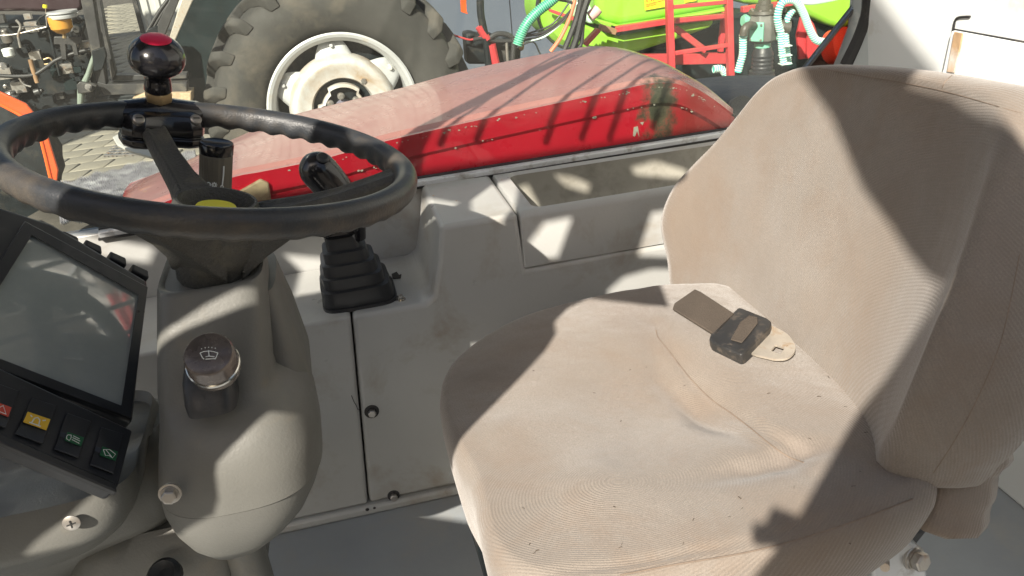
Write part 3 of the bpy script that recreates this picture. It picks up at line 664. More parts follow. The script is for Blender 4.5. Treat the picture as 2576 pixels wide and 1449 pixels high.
# hitch clump between the wheel and the sprayer
ht = thing('hitch_linkage', 'dark oily hitch linkage with upright lever in front of the blue grey wall', 'hitch', PY(1240, 140, 6.4)*1.0)
HY = 6.2
def hp(name, pts, r, m, n=10): 
    g = G(); g.tube([PY(x, y, HY+(p[2] if len(p) > 2 else 0)) for p in pts for x, y in [p[:2]]], r, n, smooth=4); return obj(name, g, m, ht)
hp('upright_lever', [(1208, 0), (1210, 40), (1222, 100), (1230, 170)], .028, M['dark'])
hp('link_arm', [(1205, 66), (1215, 82), (1226, 100)], .03, M['redm'])
hp('hose_loop', [(1228, 100), (1250, 86), (1278, 88), (1292, 105), (1290, 150), (1296, 180)], .02, M['hoseb'])
hp('hose_loop', [(1190, 100), (1215, 96), (1250, 104), (1330, 100), (1360, 96)], .014, M['hoseb'])
hp('link_rod', [(1274, 104), (1276, 140), (1280, 190)], .012, M['steel'])
hp('link_rod', [(1236, 112), (1244, 150), (1256, 200)], .034, M['redm'])
hp('cable', [(1140, 88), (1165, 96), (1185, 100), (1210, 92)], .007, M['redm'])
hp('cable', [(1300, 120), (1340, 105), (1356, 130), (1366, 150)], .006, M['hoseb'])
for (x, y, w_, h_, m) in [(1200, 112, 60, 60, 'dark'), (1226, 96, 40, 22, 'dark'), (1262, 122, 40, 50, 'darkf'), (1290, 128, 44, 60, 'dark'), (1188, 90, 26, 18, 'dark'), (1306, 104, 30, 10, 'rust')]:
    g = G(); g.prism([PY(x-w_/2, y-h_/2, HY+.08), PY(x+w_/2, y-h_/2*.8, HY+.08), PY(x+w_/2*.9, y+h_/2+20, HY+.08), PY(x-w_/2*.8, y+h_/2+20, HY+.08)], (0, .15, 0)); obj('casting', g, M[m], ht, bevel=.02)
g = G(); g.prism([PY(x, y, 5.2) for x, y in [(1157, -20), (1172, -20), (1174, 28), (1178, 36), (1160, 30)]], (0, .01, 0))
tag(obj('orange_strap', g, M['orange'], None, bevel=.002), 'short orange strap hanging at the top beside the big tyre', 'strap')

bl_ = thing('blue_cover', 'dark blue rounded cover between the fender and the seat back', 'cover', PY(1920, 290, 2.7))
g = G(); sec = []
for x, y in [(1760, 262), (1800, 246), (1860, 231), (1940, 222), (2030, 220), (2120, 224)]:
    p = PY(x, y, 2.7); sec.append([p+Vector((0, 0, -.3)), p+Vector((0, -.02, -.06)), p+Vector((0, 0, -.01)), p+Vector((0, .05, .0)), p+Vector((0, .35, -.02)), p+Vector((0, .4, -.3))])
g.loft(sec, True); obj('cover_shell', g, mat('dark_blue', (.04, .055, .085), .6, var=.15), bl_, ang=60)
g = G(); g.lathe(PY(1858, 280, 2.66), (0, -1, .3), [(0, .05), (.03, .052), (.035, .04)], 24); obj('cover_cap', g, M['darkf'], bl_)
# ================================================================ CAB SHELL
SIDE, SILLY, TOPZ, SHELFZ, FLZ = 1.32, 1.56, 1.684, 1.545, 1.12
cab = thing('tractor_cab', 'grey plastic tractor cab interior with side console, sill and rear panel', 'cab', (.2, .9, 1.1))
g = G(); g.box((-.9, .18, FLZ-.04), (1.1, SIDE+.3, FLZ)); obj('floor', g, M['floor'], cab, bevel=.004)
# floor side step, sheet running below the console seam
g = G(); g.box((-.9, SIDE-.010, FLZ), (.9, SIDE+.2, FLZ+.020)); obj('floor_sill', g, M['console'], cab, bevel=.006)
g = G(); g.box((1.08, .2, FLZ), (1.12, 1.6, 2.35)); obj('rear_panel', g, M['white'], cab, bevel=.005)
g = G()
rdw = [PX(x, y, 1.078) for x, y in [(2404, 75), (2572, 106), (2720, 130), (2700, 260), (2372, 200), (2383, 170)]]
g.prism(rdw, (-.01, 0, 0)); obj('rear_hatch', g, M['white'], cab, bevel=.004)
g = G(); g.tube([PX(x, y, 1.078) for x, y in [(2440, 42), (2412, 44), (2402, 54), (2398, 76), (2374, 210)]], .0022, 6, smooth=3)
g.tube([PX(x, y, 1.078) for x, y in [(2400, 75), (2572, 106), (2700, 130)]], .0026, 6); obj('hatch_seal', g, M['rubber'], cab)
g = G(); g.prism([PX(x, y, 1.066) for x, y in [(2404, 80), (2424, 84), (2415, 130), (2402, 182), (2386, 180)]], (-.003, 0, 0)); obj('rust_edge', g, mat('rust_stain', (.45, .3, .17), .8, var=.3, vs=30, dirt=((.66, .64, .6), .6, 14)), cab)
# rear corner pillar
g = G()
pil = [PY(x, y, SILLY-.03) for x, y in [(2195, -80), (2184, 0), (2170, 80), (2140, 160), (2090, 330), (2500, 330), (2230, -80)]]
pil = [PY(2230, -260, SILLY-.03), PY(2192, -60, SILLY-.03), PY(2182, 0, SILLY-.03), PY(2172, 70, SILLY-.03), PY(2140, 155, SILLY-.03), PY(2060, 330, SILLY-.03)]
sec = []
for p in pil:
    sec.append([p+Vector((0, .05, 0)), p+Vector((.0, .01, 0)), p+Vector((.008, 0, 0)), p+Vector((.04, -.02, 0)), Vector((p.x+.1, SILLY-.12, p.z)), Vector((max(p.x+.12, 1.085), SILLY-.2, p.z)), Vector((max(p.x+.12, 1.085), SILLY+.06, p.z))])
g.loft(sec, True); obj('rear_pillar', g, mat('pillar_plastic', (.36, .4, .4), .42, var=.06, vs=5, dirt=((.6, .6, .56), .2, 12)), cab, ang=50)
# window frame of the side window (leaning rear edge) and glass
g = G(); g.tube([PY(x, y, SILLY-.02) for x, y in [(2186, -20), (2180, 40), (2160, 100), (2128, 165)]], .013, 8, smooth=3); obj('window_seal', g, M['rubber'], cab)
g = G(); g.bar(PY(2185, -30, SILLY+.02), PY(1975, 235, SILLY+.02), (.012, 0, .006), (0, .02, 0)); obj('window_frame', g, M['darkf'], cab, bevel=.002)
g = G(); g.prism([PY(x, y, SILLY+.035) for x, y in [(2185, -25), (2040, 160), (2000, 240), (2100, 240), (2140, 150), (2172, 70)]], (0, .003, 0)); obj('quarter_pane', g, glass('reflection_tint_glass', (.5, .36, .3), (.5, .3, .25), .06, .6), cab)  # brown tint of the pane stands in for a red-brown reflection
g = G(); g.bar(PY(250, 588, SILLY), PY(1905, 323, SILLY), (0, 0, .013), (0, .022, 0)); obj('sill_strip', g, M['alu'], cab, bevel=.003)
g = G(); g.bar(PY(250, 577, SILLY+.008), PY(1905, 314, SILLY+.008), (0, 0, .006), (0, .012, 0)); obj('window_seal', g, M['rubber'], cab)
g = G(); g.bar(PY(250, 599, SILLY-.004), PY(1905, 331, SILLY-.004), (0, 0, .004), (0, .02, 0)); obj('window_seal', g, M['rubber'], cab)
g = G(); g.prism([Vector((-.88, SILLY+.012, 1.69)), Vector((.85, SILLY+.012, 1.69)), PY(1975, 235, SILLY+.012), PY(2185, -30, SILLY+.012), Vector((1.1, SILLY+.012, 2.6)), Vector((-.88, SILLY+.012, 2.6))], (0, .004, 0)); obj('window_pane', g, M['glass'], cab)

g = G(); g.box((-1.15, .70, 3.05), (1.2, 1.62, 3.13)); g.box((-1.15, 1.55, 2.97), (1.2, 1.62, 3.05)); obj('roof', g, M['roof'], cab, bevel=.02)
g = G(); g.box((1.08, 1.50, 2.3), (1.16, 1.60, 3.05)); g.box((-1.15, 1.50, 1.1), (-1.05, 1.60, 3.05)); obj('roof_post', g, M['darkf'], cab, bevel=.01)
# ---- side console
g = G()
XS, XT, XE = .150, .288, .88            # recess end, tray panel start, end
seam = .004
bb = lambda n_, lo, hi, bv=.012, m='console': obj(n_, G().box(lo, hi), M[m], cab, bevel=bv, seg=4)
# low side, seam at X = -.022 .. -.056 (leaning)
def lowpanel(x0t, x0b, x1t, x1b, z1, name):
    g = G(); g.prism([Vector((x0b, SIDE, FLZ+.02)), Vector((x1b, SIDE, FLZ+.02)), Vector((x1t, SIDE, z1)), Vector((x0t, SIDE, z1))], (0, SILLY-SIDE-.003, 0)); return obj(name, g, M['console'], cab, bevel=.006, seg=3)
lowpanel(-.9, -.9, -.0245, -.0575, SHELFZ, 'console_shelf')
# right console body: one outline with the recess corner
g = G(); zt = TOPZ
body = [Vector((-.0545, SIDE, FLZ+.02)), Vector((XE, SIDE, FLZ+.02)), Vector((XE, SIDE, zt-.115)), Vector((.46, SIDE, zt-.105)), Vector((XT+.004, SIDE, zt-.108)), Vector((XT-.003, SIDE, zt)),
        Vector((XS, SIDE, zt)), Vector((XS-.012, SIDE, 1.62)), Vector((XS-.028, SIDE, SHELFZ+.012)), Vector((XS-.045, SIDE, SHELFZ)), Vector((-.0215, SIDE, SHELFZ))]
g.prism(body, (0, SILLY-SIDE-.003, 0)); con = obj('side_console', g, M['console'], cab, bevel=.009, seg=4)
# tray: open box at the top of the console
def tray():
    x0, x1, y0, y1 = XT+.001, XE-.01, SIDE+.001, SILLY-.006; zb = zt-.075; z0 = zt-.104
    ix0, ix1, iy0, iy1 = x0+.032, x1-.05, y0+.018, y1-.012
    g = G()
    def ring(a0, a1, b0, b1, z, r, n=5):
        out = []
        for cx, cy, s in ((a1-r, b1-r, 0), (a0+r, b1-r, 1), (a0+r, b0+r, 2), (a1-r, b0+r, 3)):
            for k in range(n+1):
                t = (s+k/n)*math.pi/2; out.append(Vector((cx+r*math.cos(t), cy+r*math.sin(t), z)))
        return out
    rings = [ring(x0, x1, y0, y1, z0, .004), ring(x0, x1, y0, y1, zt-.012, .004), ring(x0+.001, x1-.001, y0+.004, y1-.002, zt-.003, .004), ring(x0+.003, x1-.003, y0+.010, y1-.004, zt, .005),
             ring(ix0-.004, ix1+.004, iy0-.003, iy1+.004, zt, .02), ring(ix0, ix1, iy0, iy1, zt-.006, .018), ring(ix0+.012, ix1-.01, iy0+.006, iy1-.006, zb+.01, .018), ring(ix0+.02, ix1-.02, iy0+.014, iy1-.014, zb, .02)]
    g.loft(rings[:6], True, True, False); g2 = G(); g2.loft(rings[5:], True, False, True)
    obj('tray_liner', g2, mat('tray_dirt', (.27, .26, .22), .6, var=.15, vs=7, dirt=((.16, .15, .12), .6, 18)), cab, ang=50); return obj('storage_tray', g, M['console'], cab, ang=50)
tray()
# back wall under the sill
g = G(); g.box((-.9, SILLY-.002, SHELFZ-.01), (.9, SILLY+.03, TOPZ+.0)); obj('back_panel', g, M['console'], cab, bevel=.003)
def bolt(p, ax, r, parent, name='bolt', m='chrome', washer=1.6, wm=None):
    g = G(); ax = nz(ax); p = Vector(p); g.lathe(p, ax, [(0, r*washer), (r*.25, r*washer*.98), (r*.3, r*1.15), (r*.5, r*1.1)], 20)
    o = obj(name, g, M[wm or m], parent)
    h = G(); h.lathe(p+ax*r*.5, ax, [(0, r), (r*.8, r), (r*.95, r*.8)], 6); obj('bolt_head', h, M[m], o, bevel=r*.06)
    return o
bolt(PY(935, 1035, SIDE), (0, -1, 0), .0078, cab, m='steel', washer=1.75, wm='rubber'); bolt(PY(990, 1246, SIDE), (0, -1, 0), .0075, cab, m='steel', washer=1.6, wm='rubber')
bolt(PZ(1008, 754, SHELFZ), (0, 0, 1), .006, cab)
for (x, y, r) in ((1090, 492, .0022), (1148, 505, .0014), (1262, 452, .0012)):
    p = PZ(x, y, TOPZ+.0003); obj('dent', G().lathe(p, (0, 0, 1), [(0, r), (.0003, r*.8)], 10), M['tan'], cab)
crk = [PY(x, y, SIDE-.0006) for x, y in [(884, 995), (890, 1010), (897, 1022), (900, 1030), (908, 1031)]]
obj('crack', G().tube(crk, .0007, 5), M['rubber'], cab)
for (x, y, r) in ((924, 1282, .004), (942, 1278, .003)):
    obj('chip', G().lathe(PY(x, y, SIDE-.0105), (0, -1, 0), [(0, r), (.0006, r*.7)], 7), M['rubber'], cab)
obj('chip', G().prism([PZ(x, y, SHELFZ+.0012) for x, y in [(985, 690), (998, 684), (1004, 692), (1010, 690), (1008, 700), (988, 702)]], (0, 0, .0008)), M['rubber'], cab)

# ================================================================ SEAT
seat = thing('driver_seat', 'beige ribbed fabric driver seat with low curved backrest', 'seat', (.3, .85, 1.2))
def pillow(name, outline, nrm, cen, prof, m, par, disp=None, sub=0, k=5, ang=180):
    out = spline(outline, k, True); g = G(); rings = []
    for s_, h in prof:
        ring = []
        for p in out:
            q = cen+(p-cen)*s_
            e = disp(q, s_, h) if disp else 0
            ring.append(q+nrm*(h+e))
        rings.append(ring)
    g.loft(rings); return obj(name, g, m, par, sub=sub, ang=ang)
CZ = 1.60
ol = [(.075, .62), (.078, .72), (.069, .80), (.072, .90), (.095, .975), (.15, 1.035), (.22, 1.075), (.30, 1.093), (.40, 1.098), (.50, 1.08), (.56, 1.04), (.56, .85), (.56, .64), (.535, .565), (.46, .537), (.36, .528), (.24, .53), (.14, .542), (.095, .57)]
cen = Vector((.31, .80, CZ))
SEAM1 = [PZ(x, y, 1.612) for x, y in [(1650, 830), (1680, 880), (1735, 950), (1790, 1005), (1885, 1075), (1940, 1120), (2022, 1164)]]
SEAM2 = [PZ(x, y, 1.612) for x, y in [(1300, 1475), (1560, 1447), (1700, 1420), (1900, 1385), (2100, 1328), (2305, 1250)]]
def segd(x, y, L):
    b = 9
    for i in range(len(L)-1):
        ax, ay, bx, by = L[i].x, L[i].y, L[i+1].x, L[i+1].y; t = max(0, min(1, ((x-ax)*(bx-ax)+(y-ay)*(by-ay))/((bx-ax)**2+(by-ay)**2)))
        b = min(b, math.hypot(x-ax-t*(bx-ax), y-ay-t*(by-ay)))
    return b
def cdisp(q, s_, h=0):
    if h < -.005: return -h*.55*max(0, min(1, (q.x-.28)/.25))
    if s_ > .985: return 0
    w_ = (1-s_)**.6
    x, y = q.x, q.y
    e = .010*math.exp(-((x-.44)/.06)**2)-.02*math.exp(-((x-.56)/.03)**2)                    # rear rises to the backrest
    e -= .020*math.exp(-((x-.33)/.14)**2-((y-.80)/.13)**2)  # sitting hollow
    e += .008*math.exp(-((y-.80)/.035)**2)*max(0, min(1, (.25-x)/.15))
    e -= .006*math.exp(-((x-(.355+.25*abs(y-.85)))/.018)**2) # stitched channel
    p_ = PZ(1985, 1180, 1.61); e -= .017*math.exp(-((x-p_.x+.02)/.06)**2-((y-p_.y)/.016)**2)
    p_ = PZ(1780, 1030, 1.61); e -= .012*math.exp(-((x-p_.x)/.03)**2-((y-p_.y)/.05)**2)
    p_ = PZ(1500, 1240, 1.61); e += .009*math.exp(-((x-p_.x)/.05)**2-((y-p_.y)/.05)**2)
    return e*w_*1.3-.0045*math.exp(-(segd(x, y, SEAM1)/.007)**2)-.0035*math.exp(-(segd(x, y, SEAM2)/.006)**2)
prof = [(.86, -.13), (.93, -.125), (.965, -.10), (.985, -.06), (1, -.02), (1.0, .0), (.992, .010), (.975, .018), (.95, .024)]+[(s_/100, .024+.004*(1-s_/100)) for s_ in [93.5, 92, 90.5]+list(range(89, 0, -2))]
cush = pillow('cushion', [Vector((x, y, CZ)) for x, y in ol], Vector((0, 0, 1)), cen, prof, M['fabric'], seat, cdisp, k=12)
def seam_on(pts, on, name='seam', r=.0008, off=.0002):
    bpy.context.view_layer.update(); org = CAM-seat.location; P = []
    for p in spline([Vector((x, y, 0)) for x, y in pts], 10):
        hit, loc, nn, _ = on.ray_cast(org, ray(p.x, p.y).normalized())
        if hit: P.append(loc+seat.location+nn*off)
    g = G(); g.tube(P, r, 6); return obj(name, g, M['thread'], seat)
def lint():
    bpy.context.view_layer.update(); org = CAM-seat.location; rr = random.Random(5); g = G()
    for k in range(34):
        x, y = rr.uniform(1300, 2200), rr.uniform(830, 1400); hit, loc, nn, _ = cush.ray_cast(org, ray(x, y).normalized())
        if hit:
            p = loc+seat.location+nn*.0004; a_ = rr.uniform(0, 6.28); L = rr.uniform(.0008, .0024); d = Vector((math.cos(a_), math.sin(a_), 0))*L
            g.tube([p-d, p+Vector((0, 0, .0004)), p+d], rr.uniform(.0002, .00045), 4)
    obj('lint', g, M['thread2'], seat, kind='stuff')
M['thread2'] = mat('lint_brown', (.06, .045, .03), .9); lint()
# backrest
nb = nz((-1, 0, .27)); bp0 = Vector((.53, 0, 1.6))
bo = [(1700, 775), (1688, 650), (1685, 560), (1712, 476), (1752, 416), (1800, 355), (1850, 287), (1900, 220), (1952, 176), (2030, 155), (2200, 158), (2400, 186), (2560, 228)]
bl = [PP(x, y, bp0, nb) for x, y in bo]
def onb(y, z): return Vector((.53+.27*(z-1.6), y, z))
bl += [onb(.60, 1.955), onb(.575, 1.90), onb(.545, 1.83), onb(.528, 1.76), onb(.535, 1.69), onb(.555, 1.64), onb(.58, 1.60), onb(.68, 1.565), onb(.9, 1.55), onb(1.05, 1.55)]
bc = onb(.88, 1.76)
def bdisp(q, s_, h=0):
    d = abs(q.y-.90)/.34
    return ((.10 if q.y < .9 else .045)*d**(4 if q.y < .9 else 3)-.03)*min(1, (1.03-s_)*8) if s_ < 1.02 else 0
bprof = [(.80, -.115), (.93, -.11), (.975, -.095), (.995, -.075), (1.0, -.05), (1.0, -.035), (.996, -.018), (.985, -.003), (.968, .009), (.945, .017)]+[(s_/100, .02) for s_ in range(91, 0, -5)]
backr = pillow('backrest', bl, nb, bc, bprof, M['fabric'], seat, bdisp, k=6)
lo = [onb(.60, 1.64)+Vector((.045, 0, 0)), onb(.575, 1.60)+Vector((.04, 0, 0)), onb(.56, 1.575)+Vector((.03, 0, 0)), onb(.58, 1.545)+Vector((.02, 0, 0)), onb(.9, 1.54)+Vector((.02, 0, 0)), onb(1.1, 1.5)+Vector((.02, 0, 0)), onb(1.15, 1.56)+Vector((.03, 0, 0)), onb(1.12, 1.64)+Vector((.04, 0, 0)), onb(.9, 1.66)+Vector((.05, 0, 0))]
pillow('backrest_skirt', lo, nb, sum(lo, Vector())/len(lo), [(.8, -.07), (.95, -.065), (1, -.04), (1, -.01), (.96, .01), (.85, .016), (.5, .016), (.01, .016)], M['fabric'], seat, None)
seam_on([(1650, 830), (1656, 850), (1680, 880), (1735, 950), (1790, 1005), (1840, 1040), (1885, 1075), (1940, 1120), (1985, 1150), (2022, 1164)], cush)
seam_on([(1560, 1447), (1700, 1420), (1900, 1385), (2100, 1328), (2295, 1256)], cush)
seam_on([(2348, 1190), (2400, 1110), (2460, 1000), (2520, 850), (2565, 640)], backr, r=.0005, off=0)
seam_on([(2060, 172), (2150, 188), (2280, 210), (2400, 236), (2570, 285)], backr, r=.0005, off=0)
seam_on([(2395, 190), (2378, 205), (2370, 222)], backr, r=.0005, off=0)
# suspension, bracket
g = G(); g.box((.14, .62, FLZ), (.52, 1.05, 1.3)); g.box((.10, .58, 1.3), (.56, 1.08, 1.34)); obj('seat_base', g, M['dark'], seat, bevel=.01)
g = G()
for i in range(9): g.box((.17-.004*(i % 2), .64-.004*(i % 2), 1.34+i*.015), (.5+.004*(i % 2), 1.03+.004*(i % 2), 1.35+i*.015))
obj('bellows', g, M['black'], seat)
g = G(); g.prism([PY(x, y, .60) for x, y in [(2190, 1400), (2240, 1372), (2290, 1362), (2325, 1385), (2335, 1449), (2300, 1500), (2200, 1500)]], (0, .02, 0)); obj('seat_bracket', g, M['alu'], seat, bevel=.004)
bolt(PY(2296, 1402, .60), (.2, -1, .25), .0115, seat, m='steel', washer=1.3)
g = G(); g.cyl(PY(2222, 1395, .595), PY(2226, 1428, .57), .006, .005, 12); obj('bracket_pin', g, M['steel'], seat)
g = G(); g.prism([PY(x, y, .62) for x, y in [(2080, 1449), (2180, 1412), (2250, 1395), (2290, 1340), (2340, 1330), (2300, 1380), (2230, 1480), (2090, 1490)]], (0, .03, 0)); obj('seat_shell_edge', g, M['black'], seat, bevel=.004)

# seat belt
sb = thing('seat_belt', 'black buckle and metal tongue on brown belt webbing lying at the cushion rear', 'seat belt', PZ(1860, 830, 1.635))
bz = 1.645
nrm = nz((-.12, .0, 1)); b0 = PZ(1865, 832, bz)
def BP(x, y, h=0): return PP(x, y, b0+nrm*h, nrm)
g = G(); g.prism([BP(1748, 727), (BP(1762, 733)), BP(1850, 790), BP(1800, 842), BP(1692, 775), BP(1697, 762)], nrm*-.004); obj('webbing', g, M['webbing'], sb, bevel=.001)
g = G(); g.prism([BP(1748, 727, .001), BP(1700, 768, .001), BP(1715, 830, -.05), BP(1770, 790, -.05)], nrm*-.003); 
g = G(); g.prism([BP(1854, 775), BP(1862, 772), BP(1930, 799), BP(1941, 808), BP(1936, 822), BP(1874, 886), BP(1864, 892), BP(1790, 861), BP(1784, 850), BP(1788, 838)], nrm*-.019)
obj('buckle', g, M['buckle'], sb, bevel=.0028, seg=3)
g = G()
gp = [BP(x, y, .0006) for x, y in [(1838, 856), (1862, 812), (1885, 795), (1906, 800), (1906, 815), (1880, 848), (1866, 864)]]
g.prism(gp, nrm*.0016); obj('release_flap', g, M['webbing'], sb, bevel=.001)
tb = -.011
to = [BP(x, y, tb) for x, y in [(1895, 825), (1928, 815), (1975, 836), (1993, 855), (2001, 872), (1996, 888), (1980, 900), (1960, 903), (1935, 900), (1880, 880)]]
hole = [BP(x, y, tb) for x, y in [(1953, 871), (1969, 876), (1961, 887), (1945, 881)]]
hc = sum(hole, Vector())/4
hole = [hc+(p-hc)*1.5 for p in hole]
# plate with a hole: ring mesh from hole outline to plate outline
n_ = 40; oo = spline(to, 4, True); n_ = len(oo)
inner = []
for p in oo:
    d = (p-hc).normalized(); best = 0
    for i in range(4):
        a_, b_ = hole[i]-hc, hole[(i+1) % 4]-hc
        # intersect in plane
        ex = (to[3]-to[0]).normalized(); ey = nrm.cross(ex)
        ax_, ay_, bx_, by_, dx_, dy_ = a_.dot(ex), a_.dot(ey), b_.dot(ex), b_.dot(ey), d.dot(ex), d.dot(ey)
        den = dx_*(by_-ay_)-dy_*(bx_-ax_)
        if abs(den) < 1e-12: continue
        t_ = (ax_*(by_-ay_)-ay_*(bx_-ax_))/den; s_ = (ax_*dy_-ay_*dx_)/den
        if t_ > 0 and -.01 <= s_ <= 1.01: best = max(best, t_)
    inner.append(hc+d*best)
th = nrm*-.003
g = G(); g.loft([inner, oo, [p+th for p in oo], [p+th for p in inner], inner], True, False, False); obj('belt_tongue', g, M['metalplate'], sb, ang=40)

# ================================================================ STEERING COLUMN
colm = thing('steering_column', 'grey moulded steering column cover with flared lower hood', 'column', (-.15, .93, 1.12))
def sring(x0, x1, y0, y1, z, e=4.5, n=64, tilt=0):
    out = []
    for k in range(n):
        t = 2*math.pi*k/n+math.pi/n; c_, s_ = math.cos(t), math.sin(t)
        px = math.copysign(abs(c_)**(2/e), c_); py = math.copysign(abs(s_)**(2/e), s_)
        X = (x0+x1)/2+px*(x1-x0)/2; Y = (y0+y1)/2+py*(y1-y0)/2
        out.append(Vector((X, Y, z+tilt*(Y-y0))))
    return out
def cring(y, xl, xr, Yf, Yb, e, grow=0):
    a_ = PY(xl, y, Yf); b_ = PY(xr, y, Yf); z = (a_.z+b_.z)/2
    return sring(a_.x-grow, b_.x+grow, Yf, Yb, z, e)
crings = [cring(722, 400, 645, .895, 1.01, 5), cring(722, 385, 658, .885, 1.02, 5), cring(728, 378, 664, .878, 1.03, 5), cring(740, 375, 668, .875, 1.035, 5),
          cring(850, 372, 680, .86, 1.045, 5), cring(1000, 370, 692, .84, 1.06, 5), cring(1030, 370, 700, .832, 1.07, 4.5), cring(1070, 366, 735, .815, 1.05, 3.6), cring(1120, 360, 775, .80, 1.04, 3.0),
          cring(1180, 354, 812, .79, 1.03, 2.8), cring(1240, 352, 826, .788, 1.02, 2.7), cring(1290, 354, 830, .79, 1.01, 2.7)]
g = G(); g.loft(crings, True, False, False); 
topc = crings[0]; cc = sum(topc, Vector())/len(topc)
g.add(topc, [tuple(range(len(topc)))])
obj('column_cover', g, M['column'], colm, ang=60)
lrings = [cring(1291, 357, 827, .793, 1.007, 2.7), cring(1325, 370, 815, .798, 1.0, 2.7), cring(1362, 400, 790, .812, .99, 2.6), cring(1390, 445, 745, .835, .98, 2.5), cring(1404, 500, 690, .86, .96, 2.4)]
g = G(); g.loft(lrings); obj('column_hood', g, M['column'], colm, ang=60)
g = G(); g.loft([cring(1310, 260, 590, .97, 1.08, 4), cring(1330, 220, 600, .95, 1.1, 4), cring(1400, 150, 610, .93, 1.12, 4), cring(1560, 100, 640, .93, 1.14, 4)]); obj('lower_cover', g, M['column'], colm, ang=60)
# side wing of the cover on the right
wr = [sring(PY(640, 760, .97).x, PY(712, 777, .97).x, .93, 1.06, 1.79, 3), sring(PY(640, 850, .97).x, PY(752, 853, .97).x, .92, 1.08, 1.73, 3), sring(PY(640, 950, .97).x, PY(788, 950, .97).x, .90, 1.1, 1.66, 3),
      sring(PY(640, 1050, .97).x, PY(797, 1050, .97).x, .88, 1.1, 1.6, 3), sring(PY(640, 1120, .97).x, PY(792, 1120, .97).x, .90, 1.06, 1.555, 3)]
g = G(); g.loft(wr); obj('cover_wing', g, M['column'], colm, ang=60)
g = G(); g.lathe((-.215, .95, FLZ), (0, 0, 1), [(0, .045), (.02, .028), (.35, .026)], 24); obj('column_tube', g, M['column'], colm)
g = G(); g.tube([PY(672, 1300, 1.0), PY(660, 1400, 1.0), PY(650, 1500, 1.0)], .008); obj('pedal_rod', g, M['column'], colm)
bolt(PY(428, 1240, .789), (0, -1, .12), .0085, colm, m='steel', washer=1.45)
g = G(); g.lathe(PY(420, 1452, .9), (-.2, -.6, 1), [(0, .022), (.01, .023), (.015, .018), (.005, .01)], 20); obj('pedal_rubber', g, M['black'], colm)
# wiper knob on the column front
kax = nz((.03, -.56, .83)); kt = PY(524, 889, .775)
wk = thing('wiper_knob', 'round bronze grey knob with windscreen symbol on the column front', 'knob', kt-kax*.05)
g = G(); g.lathe(kt, -kax, [(-.0012, 0.0), (-.0012, .018), (0, .0228), (.003, .0248), (.02, .0252), (.022, .0262), (.026, .0265), (.028, .0255), (.031, .026), (.034, .0255), (.038, .024)], 56, False, True); obj('knob_cap', g, M['knobtop'], wk, ang=40)
g = G(); g.lathe(kt, -kax, [(.0205, .0256), (.0215, .0268), (.0245, .0270), (.026, .0258)], 56, False, False); obj('knob_ring', g, M['chrome'], wk)
g = G(); a_, b_ = PY(457, 935, .845), PY(590, 935, .845)
g.loft([sring(a_.x, b_.x, .80, .87, PY(520, 1018, .82).z-.004, 4), sring(a_.x-.001, b_.x+.001, .80, .88, PY(520, 1005, .82).z, 4), sring(a_.x, b_.x, .815, .88, PY(520, 955, .83).z, 4), sring(a_.x+.004, b_.x-.004, .83, .88, PY(520, 930, .83).z, 4)]); obj('knob_socket', g, M['black'], wk, ang=40)
def lines(name, polys, P, m, par, w_=.0006, closed=False):
    g = G()
    for poly in polys: g.tube([P(x, y) for x, y in poly], w_, 5)
    return obj(name, g, m, par)
KP = lambda x, y: PP(x, y, kt+kax*.0014, kax)
cr5 = lambda x, y: (x*.347, 471.7+y*.347)
ic = [[(1450, 1200), (1475, 1190), (1515, 1185), (1550, 1190), (1580, 1200)], [(1450, 1200), (1468, 1235), (1480, 1245)], [(1580, 1200), (1565, 1235), (1558, 1245)], [(1490, 1245), (1558, 1240)], [(1490, 1228), (1515, 1222), (1555, 1228)], [(1512, 1180), (1516, 1222)],
      [(1460, 1172), (1462, 1166)], [(1487, 1165), (1488, 1159)], [(1512, 1162), (1512, 1156)], [(1537, 1163), (1536, 1157)], [(1562, 1168), (1560, 1162)]]
lines('wiper_symbol', [[cr5(*p) for p in poly] for poly in ic], KP, M['ink'], wk, .0005)

# ---- dash housing on the left and the switch panel with monitor
SCN = None
St = PY(544, 400, 1.06)
Sv = ray(195, 865); Svp = CAM+Sv*1.25
sn = (St-Svp).normalized(); sm_ = (St+Svp)/2
def SP(x, y, h=0): return PP(x, y, sm_+sn*h, sn)
mon = thing('cab_monitor', 'black framed monitor with reflecting glass left of the steering column', 'monitor', SP(200, 800))
def quadbar(pts, h0, h1): 
    a_ = [SP(x, y, h1) for x, y in pts]; return G().prism(a_, sn*(h0-h1))
# housing body
obj('monitor_housing', quadbar([(-150, 470), (130, 560), (374, 706), (336, 1062), (-150, 880)], -.06, -.006), M['mirrorf'], mon, bevel=.006, seg=3)
frame_o = [(62, 556), (372, 722), (330, 1052), (-140, 878)]; frame_i = [(80, 592), (348, 742), (305, 1020), (-92, 866)]
g = G(); A = [SP(x, y, .002) for x, y in frame_o]; B = [SP(x, y, .002) for x, y in frame_i]; B2 = [SP(x, y, -.005) for x, y in frame_i]; A2 = [SP(x, y, -.008) for x, y in frame_o]
g.loft([A2, A, B, B2], True, False, False); obj('monitor_frame', g, M['mirrorf'], mon, bevel=.0012)
obj('monitor_screen', G().prism([SP(x, y, -.003) for x, y in frame_i], sn*-.003), M['screen'], mon)
for k, (x, y) in enumerate([(180, 600), (238, 622), (300, 652), (356, 684), (122, 572)]):
    obj('side_button', quadbar([(x-22, y-22), (x+18, y-4), (x+20, y+16), (x-22, y-4)], -.05, -.012), M['black'], mon, bevel=.0025, seg=3)
dash = thing('dash_housing', 'grey moulded dash housing with screw below the rocker switches', 'housing', (-.4, .85, 1.5))
g = G()
dr = []; xt = PY(384, 1078, 1.0); x0_ = PY(326, 1290, .842).x
